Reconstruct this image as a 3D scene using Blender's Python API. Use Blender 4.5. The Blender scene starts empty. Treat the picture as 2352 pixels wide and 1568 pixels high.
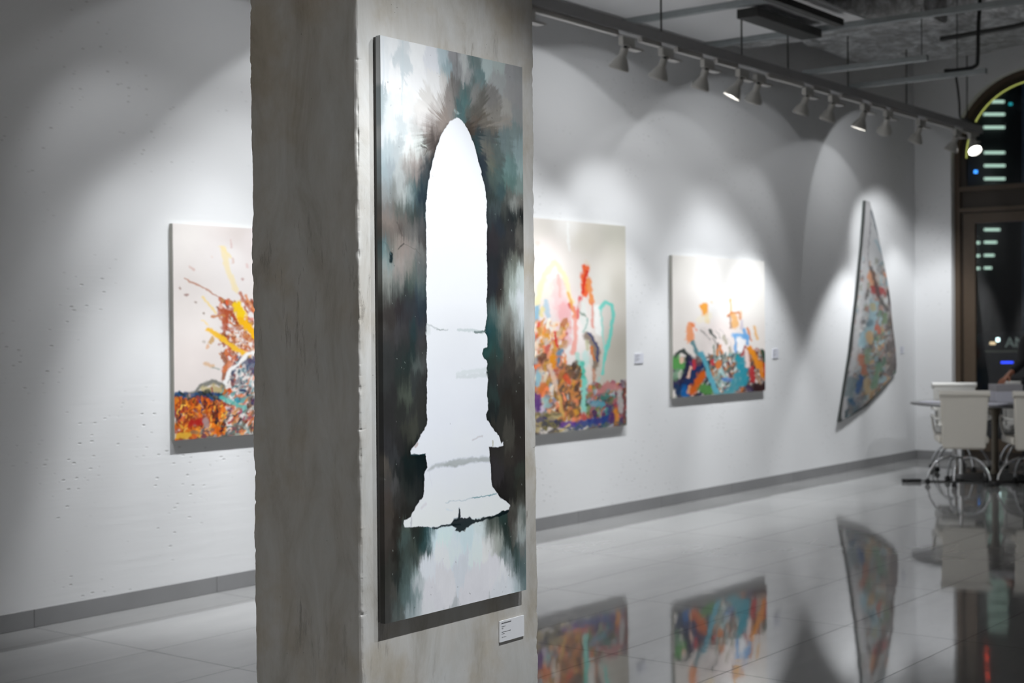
import bpy, bmesh, math, random
import numpy as np
from mathutils import Vector, Matrix
C = bpy.context.scene.collection
rng = np.random.default_rng(7); random.seed(7)

# ------------------------------------------------------------------ camera frame (measured from the tiles)
F_PX, YAW, PITCH, ROLL, CAM_H = 3348.0, 0.65701, 0.00876, 0.0079, 1.5
VD = Vector((math.cos(YAW), math.sin(YAW), 0)); RD = Vector((math.sin(YAW), -math.cos(YAW), 0))
def DL(t, l, z=0.0):
    "a floor position: t metres ahead of the viewer, l metres to the right"
    p = VD*t + RD*l
    return Vector((p.x, p.y, z))

# ------------------------------------------------------------------ materials
def new_mat(name):
    m = bpy.data.materials.new(name); m.use_nodes = True
    nt = m.node_tree; b = nt.nodes['Principled BSDF']
    return m, nt, b
def L3(r, g=None, b=None):
    if g is None: g = b = r
    f = lambda c: c/12.92 if c <= .04045 else ((c+.055)/1.055)**2.4
    return (f(r/255), f(g/255), f(b/255), 1)
def simple(name, col, rough=.5, metal=0., spec=None, var=.06, scale=20, bump=0., coat=0.):
    m, nt, b = new_mat(name)
    b.inputs['Roughness'].default_value = rough; b.inputs['Metallic'].default_value = metal
    if spec is not None: b.inputs['Specular IOR Level'].default_value = spec
    b.inputs['Coat Weight'].default_value = coat
    tc = nt.nodes.new('ShaderNodeTexCoord'); n = nt.nodes.new('ShaderNodeTexNoise')
    n.inputs['Scale'].default_value = scale; n.inputs['Detail'].default_value = 4
    nt.links.new(tc.outputs['Object'], n.inputs['Vector'])
    mx = nt.nodes.new('ShaderNodeMix'); mx.data_type = 'RGBA'
    mx.inputs['A'].default_value = tuple(c*(1-var) for c in col[:3])+(1,)
    mx.inputs['B'].default_value = tuple(min(1, c*(1+var)) for c in col[:3])+(1,)
    nt.links.new(n.outputs['Fac'], mx.inputs['Factor']); nt.links.new(mx.outputs['Result'], b.inputs['Base Color'])
    if bump:
        bp = nt.nodes.new('ShaderNodeBump'); bp.inputs['Strength'].default_value = bump; bp.inputs['Distance'].default_value = .002
        nt.links.new(n.outputs['Fac'], bp.inputs['Height']); nt.links.new(bp.outputs['Normal'], b.inputs['Normal'])
    return m
def emis(name, col, strength):
    m, nt, b = new_mat(name)
    b.inputs['Base Color'].default_value = (.02, .02, .02, 1)
    b.inputs['Emission Color'].default_value = col; b.inputs['Emission Strength'].default_value = strength
    return m
def N(nt, t, **kw):
    n = nt.nodes.new(t)
    for k, v in kw.items():
        if k in n.inputs.keys(): n.inputs[k].default_value = v
        else: setattr(n, k, v)
    return n
def ramp(nt, src, stops):
    r = nt.nodes.new('ShaderNodeValToRGB')
    e = r.color_ramp.elements
    e[0].position, e[0].color = stops[0]; e[1].position, e[1].color = stops[-1]
    for p, c in stops[1:-1]:
        k = e.new(p); k.color = c
    nt.links.new(src, r.inputs['Fac']); return r

def wall_mat():
    m, nt, b = new_mat('white_wall_paint'); lk = nt.links.new
    tc = N(nt, 'ShaderNodeTexCoord')
    mp = N(nt, 'ShaderNodeMapping'); mp.inputs['Scale'].default_value = (.55, .55, 1.5); lk(tc.outputs['Object'], mp.inputs['Vector'])
    # sparse pits and trowel nicks, clustered
    pit = N(nt, 'ShaderNodeTexVoronoi', Scale=21.0); lk(mp.outputs['Vector'], pit.inputs['Vector'])
    pr = ramp(nt, pit.outputs['Distance'], [(0, (1, 1, 1, 1)), (.10, (.6, .6, .6, 1)), (.17, (0, 0, 0, 1))])
    cl = N(nt, 'ShaderNodeTexNoise', Scale=1.6, Detail=5.0); lk(tc.outputs['Object'], cl.inputs['Vector'])
    cr = ramp(nt, cl.outputs['Fac'], [(.47, (0, 0, 0, 1)), (.56, (1, 1, 1, 1))])
    mul = N(nt, 'ShaderNodeMath', operation='MULTIPLY'); lk(pr.outputs['Color'], mul.inputs[0]); lk(cr.outputs['Color'], mul.inputs[1])
    # faint horizontal trowel streaks
    mp2 = N(nt, 'ShaderNodeMapping'); mp2.inputs['Scale'].default_value = (1.2, 1.2, 14); lk(tc.outputs['Object'], mp2.inputs['Vector'])
    st = N(nt, 'ShaderNodeTexNoise', Scale=2.2, Detail=6.0); lk(mp2.outputs['Vector'], st.inputs['Vector'])
    mx = N(nt, 'ShaderNodeMix', data_type='RGBA'); mx.inputs['A'].default_value = (.80, .805, .815, 1); mx.inputs['B'].default_value = (.50, .50, .49, 1)
    ml2 = N(nt, 'ShaderNodeMath', operation='MULTIPLY'); lk(mul.outputs[0], ml2.inputs[0]); ml2.inputs[1].default_value = .8
    lk(ml2.outputs[0], mx.inputs['Factor']); lk(mx.outputs['Result'], b.inputs['Base Color'])
    inv = N(nt, 'ShaderNodeMath', operation='MULTIPLY_ADD'); lk(mul.outputs[0], inv.inputs[0]); inv.inputs[1].default_value = -1.0
    sts = N(nt, 'ShaderNodeMath', operation='MULTIPLY'); lk(st.outputs['Fac'], sts.inputs[0]); sts.inputs[1].default_value = .38; lk(sts.outputs[0], inv.inputs[2])
    bp = N(nt, 'ShaderNodeBump', Strength=.55, Distance=.005); lk(inv.outputs[0], bp.inputs['Height']); lk(bp.outputs['Normal'], b.inputs['Normal'])
    b.inputs['Roughness'].default_value = .75; b.inputs['Specular IOR Level'].default_value = .25
    return m

def concrete_mat():
    m, nt, b = new_mat('smooth_concrete'); lk = nt.links.new
    tc = N(nt, 'ShaderNodeTexCoord')
    mp = N(nt, 'ShaderNodeMapping'); mp.inputs['Scale'].default_value = (1, 1, .35); lk(tc.outputs['Object'], mp.inputs['Vector'])
    n1 = N(nt, 'ShaderNodeTexNoise', Scale=8.0, Detail=9.0, Roughness=.68, Distortion=.6); lk(mp.outputs['Vector'], n1.inputs['Vector'])
    r1 = ramp(nt, n1.outputs['Fac'], [(.32, (.40, .375, .335, 1)), (.48, (.50, .485, .455, 1)), (.68, (.58, .572, .555, 1))])
    nb = N(nt, 'ShaderNodeTexNoise', Scale=3.4, Detail=5.0, Roughness=.6); lk(tc.outputs['Object'], nb.inputs['Vector'])
    rb = ramp(nt, nb.outputs['Fac'], [(.36, (.86, .80, .70, 1)), (.50, (1, 1, 1, 1)), (.66, (1.0, 1.03, 1.06, 1))])
    r1m = N(nt, 'ShaderNodeMix', data_type='RGBA', blend_type='MULTIPLY'); r1m.inputs['Factor'].default_value = .9; lk(r1.outputs['Color'], r1m.inputs['A']); lk(rb.outputs['Color'], r1m.inputs['B'])
    # slanted trowel marks
    mp2 = N(nt, 'ShaderNodeMapping'); mp2.inputs['Scale'].default_value = (42, 42, 7); mp2.inputs['Rotation'].default_value = (.25, .45, 0); lk(tc.outputs['Object'], mp2.inputs['Vector'])
    n2 = N(nt, 'ShaderNodeTexNoise', Scale=1.0, Detail=5.0, Roughness=.7); lk(mp2.outputs['Vector'], n2.inputs['Vector'])
    n3 = N(nt, 'ShaderNodeTexNoise', Scale=3.1, Detail=2.0); lk(tc.outputs['Object'], n3.inputs['Vector'])
    rm = ramp(nt, n2.outputs['Fac'], [(.56, (0, 0, 0, 1)), (.68, (1, 1, 1, 1))])
    rk = ramp(nt, n3.outputs['Fac'], [(.50, (0, 0, 0, 1)), (.60, (1, 1, 1, 1))])
    mk = N(nt, 'ShaderNodeMath', operation='MULTIPLY'); lk(rm.outputs['Color'], mk.inputs[0]); lk(rk.outputs['Color'], mk.inputs[1])
    mk2 = N(nt, 'ShaderNodeMath', operation='MULTIPLY'); lk(mk.outputs[0], mk2.inputs[0]); mk2.inputs[1].default_value = .8
    mx = N(nt, 'ShaderNodeMix', data_type='RGBA'); lk(mk2.outputs[0], mx.inputs['Factor']); lk(r1m.outputs['Result'], mx.inputs['A']); mx.inputs['B'].default_value = (.27, .25, .225, 1)
    # pin holes
    v = N(nt, 'ShaderNodeTexVoronoi', Scale=34.0); lk(tc.outputs['Object'], v.inputs['Vector'])
    rv = ramp(nt, v.outputs['Distance'], [(0, (1, 1, 1, 1)), (.07, (0, 0, 0, 1))])
    n4 = N(nt, 'ShaderNodeTexNoise', Scale=9.0); lk(tc.outputs['Object'], n4.inputs['Vector'])
    r4 = ramp(nt, n4.outputs['Fac'], [(.58, (0, 0, 0, 1)), (.62, (1, 1, 1, 1))])
    pk = N(nt, 'ShaderNodeMath', operation='MULTIPLY'); lk(rv.outputs['Color'], pk.inputs[0]); lk(r4.outputs['Color'], pk.inputs[1])
    mx2 = N(nt, 'ShaderNodeMix', data_type='RGBA'); lk(pk.outputs[0], mx2.inputs['Factor']); lk(mx.outputs['Result'], mx2.inputs['A']); mx2.inputs['B'].default_value = (.08, .07, .06, 1)
    lk(mx2.outputs['Result'], b.inputs['Base Color'])
    add = N(nt, 'ShaderNodeMath', operation='MULTIPLY_ADD'); lk(mk.outputs[0], add.inputs[0]); add.inputs[1].default_value = -.8; lk(n1.outputs['Fac'], add.inputs[2])
    bp = N(nt, 'ShaderNodeBump', Strength=.6, Distance=.004); lk(add.outputs[0], bp.inputs['Height']); lk(bp.outputs['Normal'], b.inputs['Normal'])
    b.inputs['Roughness'].default_value = .5; b.inputs['Specular IOR Level'].default_value = .3
    return m

TX, TY, TX0, TY0 = 1.2041, .5993, 4.370, 3.136
def floor_mat():
    m, nt, b = new_mat('polished_grey_tile'); lk = nt.links.new
    tc = N(nt, 'ShaderNodeTexCoord'); sp = N(nt, 'ShaderNodeSeparateXYZ'); lk(tc.outputs['Object'], sp.inputs[0])
    def line(out, off, pitch, hw):
        a = N(nt, 'ShaderNodeMath', operation='SUBTRACT'); lk(out, a.inputs[0]); a.inputs[1].default_value = off
        p = N(nt, 'ShaderNodeMath', operation='PINGPONG'); lk(a.outputs[0], p.inputs[0]); p.inputs[1].default_value = pitch/2
        c = N(nt, 'ShaderNodeMath', operation='LESS_THAN'); lk(p.outputs[0], c.inputs[0]); c.inputs[1].default_value = hw
        f = N(nt, 'ShaderNodeMath', operation='DIVIDE'); lk(a.outputs[0], f.inputs[0]); f.inputs[1].default_value = pitch
        fl = N(nt, 'ShaderNodeMath', operation='FLOOR'); lk(f.outputs[0], fl.inputs[0])
        return c, fl
    lx, fx = line(sp.outputs['X'], TX0-10*TX, TX, .0020); ly, fy = line(sp.outputs['Y'], TY0-20*TY, TY, .0017)
    gr = N(nt, 'ShaderNodeMath', operation='MAXIMUM'); lk(lx.outputs[0], gr.inputs[0]); lk(ly.outputs[0], gr.inputs[1])
    cb = N(nt, 'ShaderNodeCombineXYZ'); lk(fx.outputs[0], cb.inputs[0]); lk(fy.outputs[0], cb.inputs[1])
    wn = N(nt, 'ShaderNodeTexWhiteNoise'); lk(cb.outputs[0], wn.inputs['Vector'])
    # soft veins, shifted per tile
    va = N(nt, 'ShaderNodeVectorMath', operation='MULTIPLY_ADD'); lk(wn.outputs['Color'], va.inputs[0]); va.inputs[1].default_value = (9, 9, 9); lk(tc.outputs['Object'], va.inputs[2])
    mp = N(nt, 'ShaderNodeMapping'); mp.inputs['Scale'].default_value = (.7, 2.4, 1); lk(va.outputs[0], mp.inputs['Vector'])
    n = N(nt, 'ShaderNodeTexNoise', Scale=1.7, Detail=6.0, Roughness=.55, Distortion=.1); lk(mp.outputs['Vector'], n.inputs['Vector'])
    r = ramp(nt, n.outputs['Fac'], [(.3, (.27, .27, .27, 1)), (.55, (.295, .295, .293, 1)), (.75, (.32, .32, .315, 1))])
    mx = N(nt, 'ShaderNodeMix', data_type='RGBA'); lk(gr.outputs[0], mx.inputs['Factor']); lk(r.outputs['Color'], mx.inputs['A']); mx.inputs['B'].default_value = (.07, .07, .068, 1)
    lk(mx.outputs['Result'], b.inputs['Base Color'])
    rr = N(nt, 'ShaderNodeMapRange'); lk(n.outputs['Fac'], rr.inputs['Value']); rr.inputs['To Min'].default_value = .045; rr.inputs['To Max'].default_value = .045
    rx = N(nt, 'ShaderNodeMix', data_type='FLOAT'); lk(gr.outputs[0], rx.inputs['Factor']); lk(rr.outputs[0], rx.inputs['A']); rx.inputs['B'].default_value = .6
    lk(rx.outputs['Result'], b.inputs['Roughness'])
    b.inputs['IOR'].default_value = 1.62
    gs = N(nt, 'ShaderNodeMapRange'); lk(gr.outputs[0], gs.inputs['Value']); gs.inputs['To Min'].default_value = .5; gs.inputs['To Max'].default_value = .0; lk(gs.outputs[0], b.inputs['Specular IOR Level'])
    # slight waviness of the polish, tiny tilt per tile, grooves
    w = N(nt, 'ShaderNodeTexNoise', Scale=5.0, Detail=2.0); lk(tc.outputs['Object'], w.inputs['Vector'])
    bp = N(nt, 'ShaderNodeBump', Strength=.10, Distance=.0035); lk(w.outputs['Fac'], bp.inputs['Height'])
    gi = N(nt, 'ShaderNodeMath', operation='SUBTRACT'); gi.inputs[0].default_value = 1; lk(gr.outputs[0], gi.inputs[1])
    bp2 = N(nt, 'ShaderNodeBump', Strength=.3, Distance=.001); lk(gi.outputs[0], bp2.inputs['Height']); lk(bp.outputs['Normal'], bp2.inputs['Normal'])
    tl = N(nt, 'ShaderNodeVectorMath', operation='MULTIPLY_ADD'); lk(wn.outputs['Color'], tl.inputs[0]); tl.inputs[1].default_value = (.004, .004, 0); lk(bp2.outputs['Normal'], tl.inputs[2])
    nn = N(nt, 'ShaderNodeVectorMath', operation='NORMALIZE'); lk(tl.outputs[0], nn.inputs[0]); lk(nn.outputs[0], b.inputs['Normal'])
    return m

def art_mat(name, rough, spec=.4):
    m, nt, b = new_mat(name); lk = nt.links.new
    a = N(nt, 'ShaderNodeVertexColor'); a.layer_name = 'paint'
    tc = N(nt, 'ShaderNodeTexCoord'); n = N(nt, 'ShaderNodeTexNoise', Scale=90.0, Detail=3.0); lk(tc.outputs['Object'], n.inputs['Vector'])
    bp = N(nt, 'ShaderNodeBump', Strength=.12, Distance=.001); lk(n.outputs['Fac'], bp.inputs['Height']); lk(bp.outputs['Normal'], b.inputs['Normal'])
    lk(a.outputs['Color'], b.inputs['Base Color'])
    b.inputs['Roughness'].default_value = rough; b.inputs['Specular IOR Level'].default_value = spec
    return m

def foil_mat():
    m, nt, b = new_mat('crinkled_foil'); lk = nt.links.new
    tc = N(nt, 'ShaderNodeTexCoord'); n = N(nt, 'ShaderNodeTexNoise', Scale=7.0, Detail=7.0, Roughness=.65, Distortion=1.2); lk(tc.outputs['Object'], n.inputs['Vector'])
    bp = N(nt, 'ShaderNodeBump', Strength=.9, Distance=.05); lk(n.outputs['Fac'], bp.inputs['Height']); lk(bp.outputs['Normal'], b.inputs['Normal'])
    rc = ramp(nt, n.outputs['Fac'], [(.38, (.30, .30, .30, 1)), (.52, (.55, .56, .57, 1)), (.66, (.95, .97, .98, 1))]); lk(rc.outputs['Color'], b.inputs['Base Color'])
    b.inputs['Metallic'].default_value = .35; b.inputs['Roughness'].default_value = .32
    return m
def glass_mat():
    m = bpy.data.materials.new('window_glass'); m.use_nodes = True; nt = m.node_tree; nt.nodes.clear(); lk = nt.links.new
    o = N(nt, 'ShaderNodeOutputMaterial'); mx = N(nt, 'ShaderNodeMixShader'); t = N(nt, 'ShaderNodeBsdfTransparent'); g = N(nt, 'ShaderNodeBsdfGlossy')
    t.inputs['Color'].default_value = (.88, .92, .92, 1); g.inputs['Roughness'].default_value = .02
    f = N(nt, 'ShaderNodeFresnel', IOR=1.6); lk(f.outputs[0], mx.inputs[0]); lk(t.outputs[0], mx.inputs[1]); lk(g.outputs[0], mx.inputs[2]); lk(mx.outputs[0], o.inputs['Surface'])
    return m

M = dict(
    wall=wall_mat(), concrete=concrete_mat(), floor=floor_mat(), foil=foil_mat(), glass=glass_mat(),
    skirting=simple('grey_tile_skirting', (.27, .27, .275), .35, var=.15, scale=4),
    ceil=simple('ceiling_paint', (.42, .42, .42), .9, var=.1, scale=2),
    panel=simple('ceiling_board', (.80, .805, .82), .85, var=.05, scale=1.2),
    dark=simple('dark_steel', (.05, .05, .048), .5, .3),
    galv=simple('galvanised_steel', (.36, .39, .40), .45, .5, var=.2, scale=14),
    tray=simple('grey_painted_aluminium', (.42, .42, .43), .5),
    white=simple('white_lacquer', (.62, .60, .58), .35),
    whitehead=simple('cream_white_enamel', (.60, .59, .56), .38),
    black=simple('black_rubber', (.012, .012, .012), .5),
    chrome=simple('polished_chrome', (.75, .76, .78), .10, 1.0, var=.02),
    leather=simple('cream_leather', (.68, .65, .585), .48, var=.04, bump=.2, scale=60),
    leatherw=simple('white_leather', (.66, .65, .62), .45, var=.04, bump=.2, scale=60),
    plastic=simple('black_plastic', (.015, .015, .016), .35),
    tabletop=simple('dark_glass_top', (.10, .10, .105), .06, spec=.8),
    brown=simple('brown_window_frame', (.085, .058, .037), .42, var=.15),
    brownd=simple('dark_brown_window_frame', (.035, .024, .016), .45),
    canvasside=simple('grey_white_canvas_edge', (.42, .41, .40), .7),
    canvasdark=simple('dark_stretcher', (.06, .058, .055), .6),
    raw=simple('raw_canvas_edge', (.34, .335, .30), .8),
    darkedge=simple('dark_green_grey_edge', (.07, .085, .08), .6),
    pedestal=simple('beige_brown_metal', (.20, .17, .13), .4, .3),
    placard=simple('white_card', (.78, .79, .82), .5, var=.01),
    plain=simple('lilac_white_card', (.70, .71, .78), .5, var=.01),
    ink=simple('black_ink', (.012, .012, .02), .6, var=0),
    paper=simple('white_paper', (.62, .62, .70), .6, var=.05),
    greybox=simple('grey_card', (.36, .35, .37), .6, var=.05),
    skin=simple('skin', (.30, .115, .06), .5, var=.08),
    knit=simple('black_knit', (.006, .006, .007), .9),
    trousers=simple('dark_trousers', (.012, .014, .02), .8),
    hair=simple('auburn_hair', (.055, .018, .008), .5, var=.3, scale=60),
    asphalt=simple('asphalt', (.02, .02, .02), .9),
    facade=simple('dark_facade', (.015, .017, .02), .7),
    olive=simple('olive_ledge', (.11, .11, .075), .6),
)

# ------------------------------------------------------------------ mesh helpers
class MB:
    def __init__(s): s.v = []; s.f = []
    def add(s, vs, fs):
        o = len(s.v); s.v += [tuple(v) for v in vs]; s.f += [tuple(i+o for i in f) for f in fs]; return s
    def box(s, a, b, bev=0.0):
        x0, y0, z0 = a; x1, y1, z1 = b
        if bev <= 0:
            vs = [(x0, y0, z0), (x1, y0, z0), (x1, y1, z0), (x0, y1, z0), (x0, y0, z1), (x1, y0, z1), (x1, y1, z1), (x0, y1, z1)]
            return s.add(vs, [(0, 3, 2, 1), (4, 5, 6, 7), (0, 1, 5, 4), (1, 2, 6, 5), (2, 3, 7, 6), (3, 0, 4, 7)])
        bm = bmesh.new(); r = bmesh.ops.create_cube(bm, size=1)
        for v in bm.verts: v.co = Vector((x0+(v.co.x+.5)*(x1-x0), y0+(v.co.y+.5)*(y1-y0), z0+(v.co.z+.5)*(z1-z0)))
        bmesh.ops.bevel(bm, geom=bm.edges[:], offset=bev, segments=3, profile=.5, affect='EDGES')
        bm.verts.index_update(); s.add([v.co[:] for v in bm.verts], [[v.index for v in f.verts] for f in bm.faces]); bm.free(); return s
    def lathe(s, prof, n=24, mat=None, cap=True):
        "prof: list of (r, z) ; axis +Z, transformed by mat"
        vs = []; fs = []
        for r, z in prof:
            for k in range(n):
                a = 2*math.pi*k/n; p = Vector((r*math.cos(a), r*math.sin(a), z)); vs.append(mat @ p if mat else p)
        for i in range(len(prof)-1):
            for k in range(n):
                k2 = (k+1) % n; fs.append((i*n+k, i*n+k2, (i+1)*n+k2, (i+1)*n+k))
        if cap: fs.append(tuple(range(n-1, -1, -1))); m = (len(prof)-1)*n; fs.append(tuple(m+k for k in range(n)))
        return s.add(vs, fs)
    def tube(s, pts, r, n=10, cap=True):
        pts = [Vector(p) for p in pts]; rs = r if isinstance(r, (list, tuple)) else [r]*len(pts)
        vs = []; fs = []; prev = None
        for i, p in enumerate(pts):
            t = (pts[min(i+1, len(pts)-1)]-pts[max(i-1, 0)]).normalized()
            if prev is None: a = t.orthogonal().normalized()
            else: a = (prev - t*prev.dot(t)).normalized()
            prev = a; b = t.cross(a)
            for k in range(n):
                q = 2*math.pi*k/n; vs.append(p+(a*math.cos(q)+b*math.sin(q))*rs[i])
        for i in range(len(pts)-1):
            for k in range(n):
                k2 = (k+1) % n; fs.append((i*n+k, i*n+k2, (i+1)*n+k2, (i+1)*n+k))
        if cap: fs.append(tuple(range(n-1, -1, -1))); m = (len(pts)-1)*n; fs.append(tuple(m+k for k in range(n)))
        return s.add(vs, fs)
    def prism(s, poly, fn, d0, d1):
        "poly 2D ccw; fn(u,v,d) -> 3D"
        n = len(poly); vs = [fn(u, v, d0) for u, v in poly]+[fn(u, v, d1) for u, v in poly]
        return s.add(vs, [tuple(range(n)), tuple(range(2*n-1, n-1, -1))]+[(i, i+n, (i+1) % n+n, (i+1) % n) for i in range(n)])
    def build(s, name, mat, parent=None, smooth=False, loc=None):
        me = bpy.data.meshes.new(name); me.from_pydata(s.v, [], s.f); me.materials.append(mat)
        bm = bmesh.new(); bm.from_mesh(me); bmesh.ops.recalc_face_normals(bm, faces=bm.faces); bm.to_mesh(me); bm.free()
        if smooth:
            me.polygons.foreach_set('use_smooth', [True]*len(me.polygons))
        o = bpy.data.objects.new(name, me); C.objects.link(o)
        if smooth: sharpen(o)
        if parent: o.parent = parent
        if loc: o.location = loc
        return o
def sharpen(o, ang=40):
    me = o.data; bm = bmesh.new(); bm.from_mesh(me)
    for e in bm.edges:
        if len(e.link_faces) == 2 and e.calc_face_angle() > math.radians(ang): e.smooth = False
    bm.to_mesh(me); bm.free()
def spline(pts, n=6):
    P = [Vector(p) for p in pts]; out = []
    for i in range(len(P)-1):
        a, b = P[i], P[i+1]; p0 = P[i-1] if i else a*2-b; p3 = P[i+2] if i+2 < len(P) else b*2-a
        for k in range(n):
            t = k/n; out.append(.5*((2*a)+(b-p0)*t+(2*p0-5*a+4*b-p3)*t*t+(3*a-p0-3*b+p3)*t**3))
    return out+[P[-1]]
def tag(o, label=None, cat=None, group=None, kind=None):
    if label: o['label'] = label
    if cat: o['category'] = cat
    if group: o['group'] = group
    if kind: o['kind'] = kind
    return o
def empty(name, loc=(0, 0, 0), rz=0, **kw):
    o = bpy.data.objects.new(name, None); C.objects.link(o); o.location = loc; o.rotation_euler = (0, 0, rz); o.empty_display_size = .1
    return tag(o, **kw)
def struct(mb, name, mat, **kw):
    return tag(mb.build(name, mat, **kw), kind='structure')
def copy_tree(o, parent=None):
    c = o.copy(); C.objects.link(c)
    if parent: c.parent = parent
    for ch in list(o.children): copy_tree(ch, c)
    return c

# ------------------------------------------------------------------ painted surfaces (worked out in numpy, stored per vertex)
def s2l(a):
    a = np.asarray(a, float)/255.
    return np.where(a <= .04045, a/12.92, ((a+.055)/1.055)**2.4)
def noise2(H, W, sy, sx, seed, octs=4, gain=.5):
    r = np.random.default_rng(seed); out = np.zeros((H, W)); amp = 1; tot = 0
    for o in range(octs):
        gh, gw = max(2, int(H/sy)+3), max(2, int(W/sx)+3); g = r.random((gh, gw))
        y = np.arange(H)/sy; x = np.arange(W)/sx; iy = y.astype(int) % (gh-1); ix = x.astype(int) % (gw-1); fy = (y % 1); fx = (x % 1)
        fy = (fy*fy*(3-2*fy))[:, None]; fx = (fx*fx*(3-2*fx))[None]
        a = g[iy][:, ix]; b = g[iy][:, ix+1]; c = g[iy+1][:, ix]; d = g[iy+1][:, ix+1]
        out += amp*((a*(1-fx)+b*fx)*(1-fy)+(c*(1-fx)+d*fx)*fy); tot += amp; amp *= gain; sy = max(1.01, sy/2); sx = max(1.01, sx/2)
    return out/tot
def field(pts, X, Y, p=3.2, ysc=1.0, eps=30., sig=None):
    pts = np.array(pts, float); col = s2l(pts[:, 2:5]); acc = np.zeros(X.shape+(3,)); wt = np.zeros(X.shape)
    for (px, py), c in zip(pts[:, :2], col):
        d2 = (X-px)**2+((Y-py)*ysc)**2; w = (np.exp(-d2/(2*sig*sig))+1e-7/(1+d2/400.)**1.5) if sig else (d2+eps)**(-p/2); acc += w[..., None]*c; wt += w
    return acc/wt[..., None]
def seg_dist(X, Y, a, b):
    ax, ay = a; bx, by = b; dx, dy = bx-ax, by-ay; L = dx*dx+dy*dy+1e-9
    t = np.clip(((X-ax)*dx+(Y-ay)*dy)/L, 0, 1); return np.hypot(X-ax-t*dx, Y-ay-t*dy)
def poly_mask(X, Y, P, soft):
    ins = np.zeros(X.shape, bool); dm = np.full(X.shape, 1e9); n = len(P)
    for i in range(n):
        (x0, y0), (x1, y1) = P[i], P[(i+1) % n]
        if y0 != y1:
            c = ((y0 > Y) != (y1 > Y)) & (X < (x1-x0)*(Y-y0)/(y1-y0)+x0); ins ^= c
        dm = np.minimum(dm, seg_dist(X, Y, (x0, y0), (x1, y1)))
    sd = np.where(ins, dm, -dm); return np.clip(sd/soft+.5, 0, 1)
def stroke(img, X, Y, pts, w, col, al, cell, wob=None, edge=.35):
    xs = [p[0] for p in pts]; ys = [p[1] for p in pts]; r = w*.8+3
    j0 = int(max(0, (min(xs)-r)/cell)); j1 = int(min(img.shape[1], (max(xs)+r)/cell+2)); i0 = int(max(0, (min(ys)-r)/cell)); i1 = int(min(img.shape[0], (max(ys)+r)/cell+2))
    if j1 <= j0 or i1 <= i0: return
    x = X[i0:i1, j0:j1]; y = Y[i0:i1, j0:j1]
    if len(pts) == 1: pts = [pts[0], pts[0]]
    d = np.full(x.shape, 1e9)
    for a, b in zip(pts[:-1], pts[1:]): d = np.minimum(d, seg_dist(x, y, a, b))
    hw = w/2
    if wob is not None: d = d+(wob[i0:i1, j0:j1]-.5)*hw*1.1
    m = np.clip((hw-d)/(hw*edge+.8)+.5, 0, 1)*al
    img[i0:i1, j0:j1] = img[i0:i1, j0:j1]*(1-m[..., None])+np.asarray(col)*m[..., None]
def art(data, wv, hv, cell, seed, alb=.93):
    fld, ops = data
    W = int(round(wv/cell))+1; H = int(round(hv/cell))+1
    X, Y = np.meshgrid(np.linspace(0, wv, W), np.linspace(0, hv, H))
    nx = noise2(H, W, 9, 9, seed); ny = noise2(H, W, 9, 9, seed+1); n3 = noise2(H, W, 7, 5, seed+2); n4 = noise2(H, W, 30, 30, seed+3)
    Xw = X+(nx-.5)*7; Yw = Y+(ny-.5)*7
    img = field(fld, X, Y, 3, 1., 200.)*alb
    img *= (1+(n4-.5)*.06)[..., None]
    r = np.random.default_rng(seed+9)
    for op in ops:
        if op[0] == 's': stroke(img, Xw, Yw, op[1], op[2]*1.15, s2l(op[3])*alb, op[4], cell, n3, .6)
        else:
            _, x0, y0, x1, y1, n, L, wd, an, pal = op
            for k in range(int(n*2.3)):
                cx = r.uniform(x0, x1); cy = r.uniform(y0, y1); a = math.radians(an+r.normal()*28); l = L*r.uniform(.3, 1)/2
                c = s2l(pal[r.integers(len(pal))])*alb*r.uniform(.6, 1.25)
                bend = r.normal()*l*.4
                pts = [(cx-math.cos(a)*l, cy+math.sin(a)*l), (cx+math.sin(a)*bend, cy+math.cos(a)*bend), (cx+math.cos(a)*l, cy-math.sin(a)*l)]
                stroke(img, Xw, Yw, pts, wd*r.uniform(.35, 1.35), c, r.uniform(.5, .95), cell, n3, .55)
    if alb < .7: gy = img.mean(-1, keepdims=True); img = gy+(img-gy)*.7
    return np.clip(img, .003, .93)
def paint_grid(name, img, fn, mat, parent, mask=None):
    "fn(u array, v array) -> xyz arrays; img rows from the top"
    H, W = img.shape[:2]
    U, V = np.meshgrid(np.linspace(0, 1, W), np.linspace(0, 1, H))
    co = np.stack(fn(U, V), -1).reshape(-1, 3)
    idx = np.arange(H*W).reshape(H, W)
    q = np.stack([idx[:-1, :-1], idx[1:, :-1], idx[1:, 1:], idx[:-1, 1:]], -1).reshape(-1, 4)
    me = bpy.data.meshes.new(name); me.vertices.add(len(co)); me.vertices.foreach_set('co', co.astype(np.float32).ravel())
    me.loops.add(q.size); me.loops.foreach_set('vertex_index', q.astype(np.int32).ravel())
    me.polygons.add(len(q)); me.polygons.foreach_set('loop_start', np.arange(0, q.size, 4, dtype=np.int32))
    me.update(calc_edges=True); me.validate()
    at = me.color_attributes.new('paint', 'FLOAT_COLOR', 'POINT')
    at.data.foreach_set('color', np.concatenate([img.reshape(-1, 3), np.ones((H*W, 1))], 1).astype(np.float32).ravel())
    me.materials.append(mat); o = bpy.data.objects.new(name, me); C.objects.link(o); o.parent = parent
    return o

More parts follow.
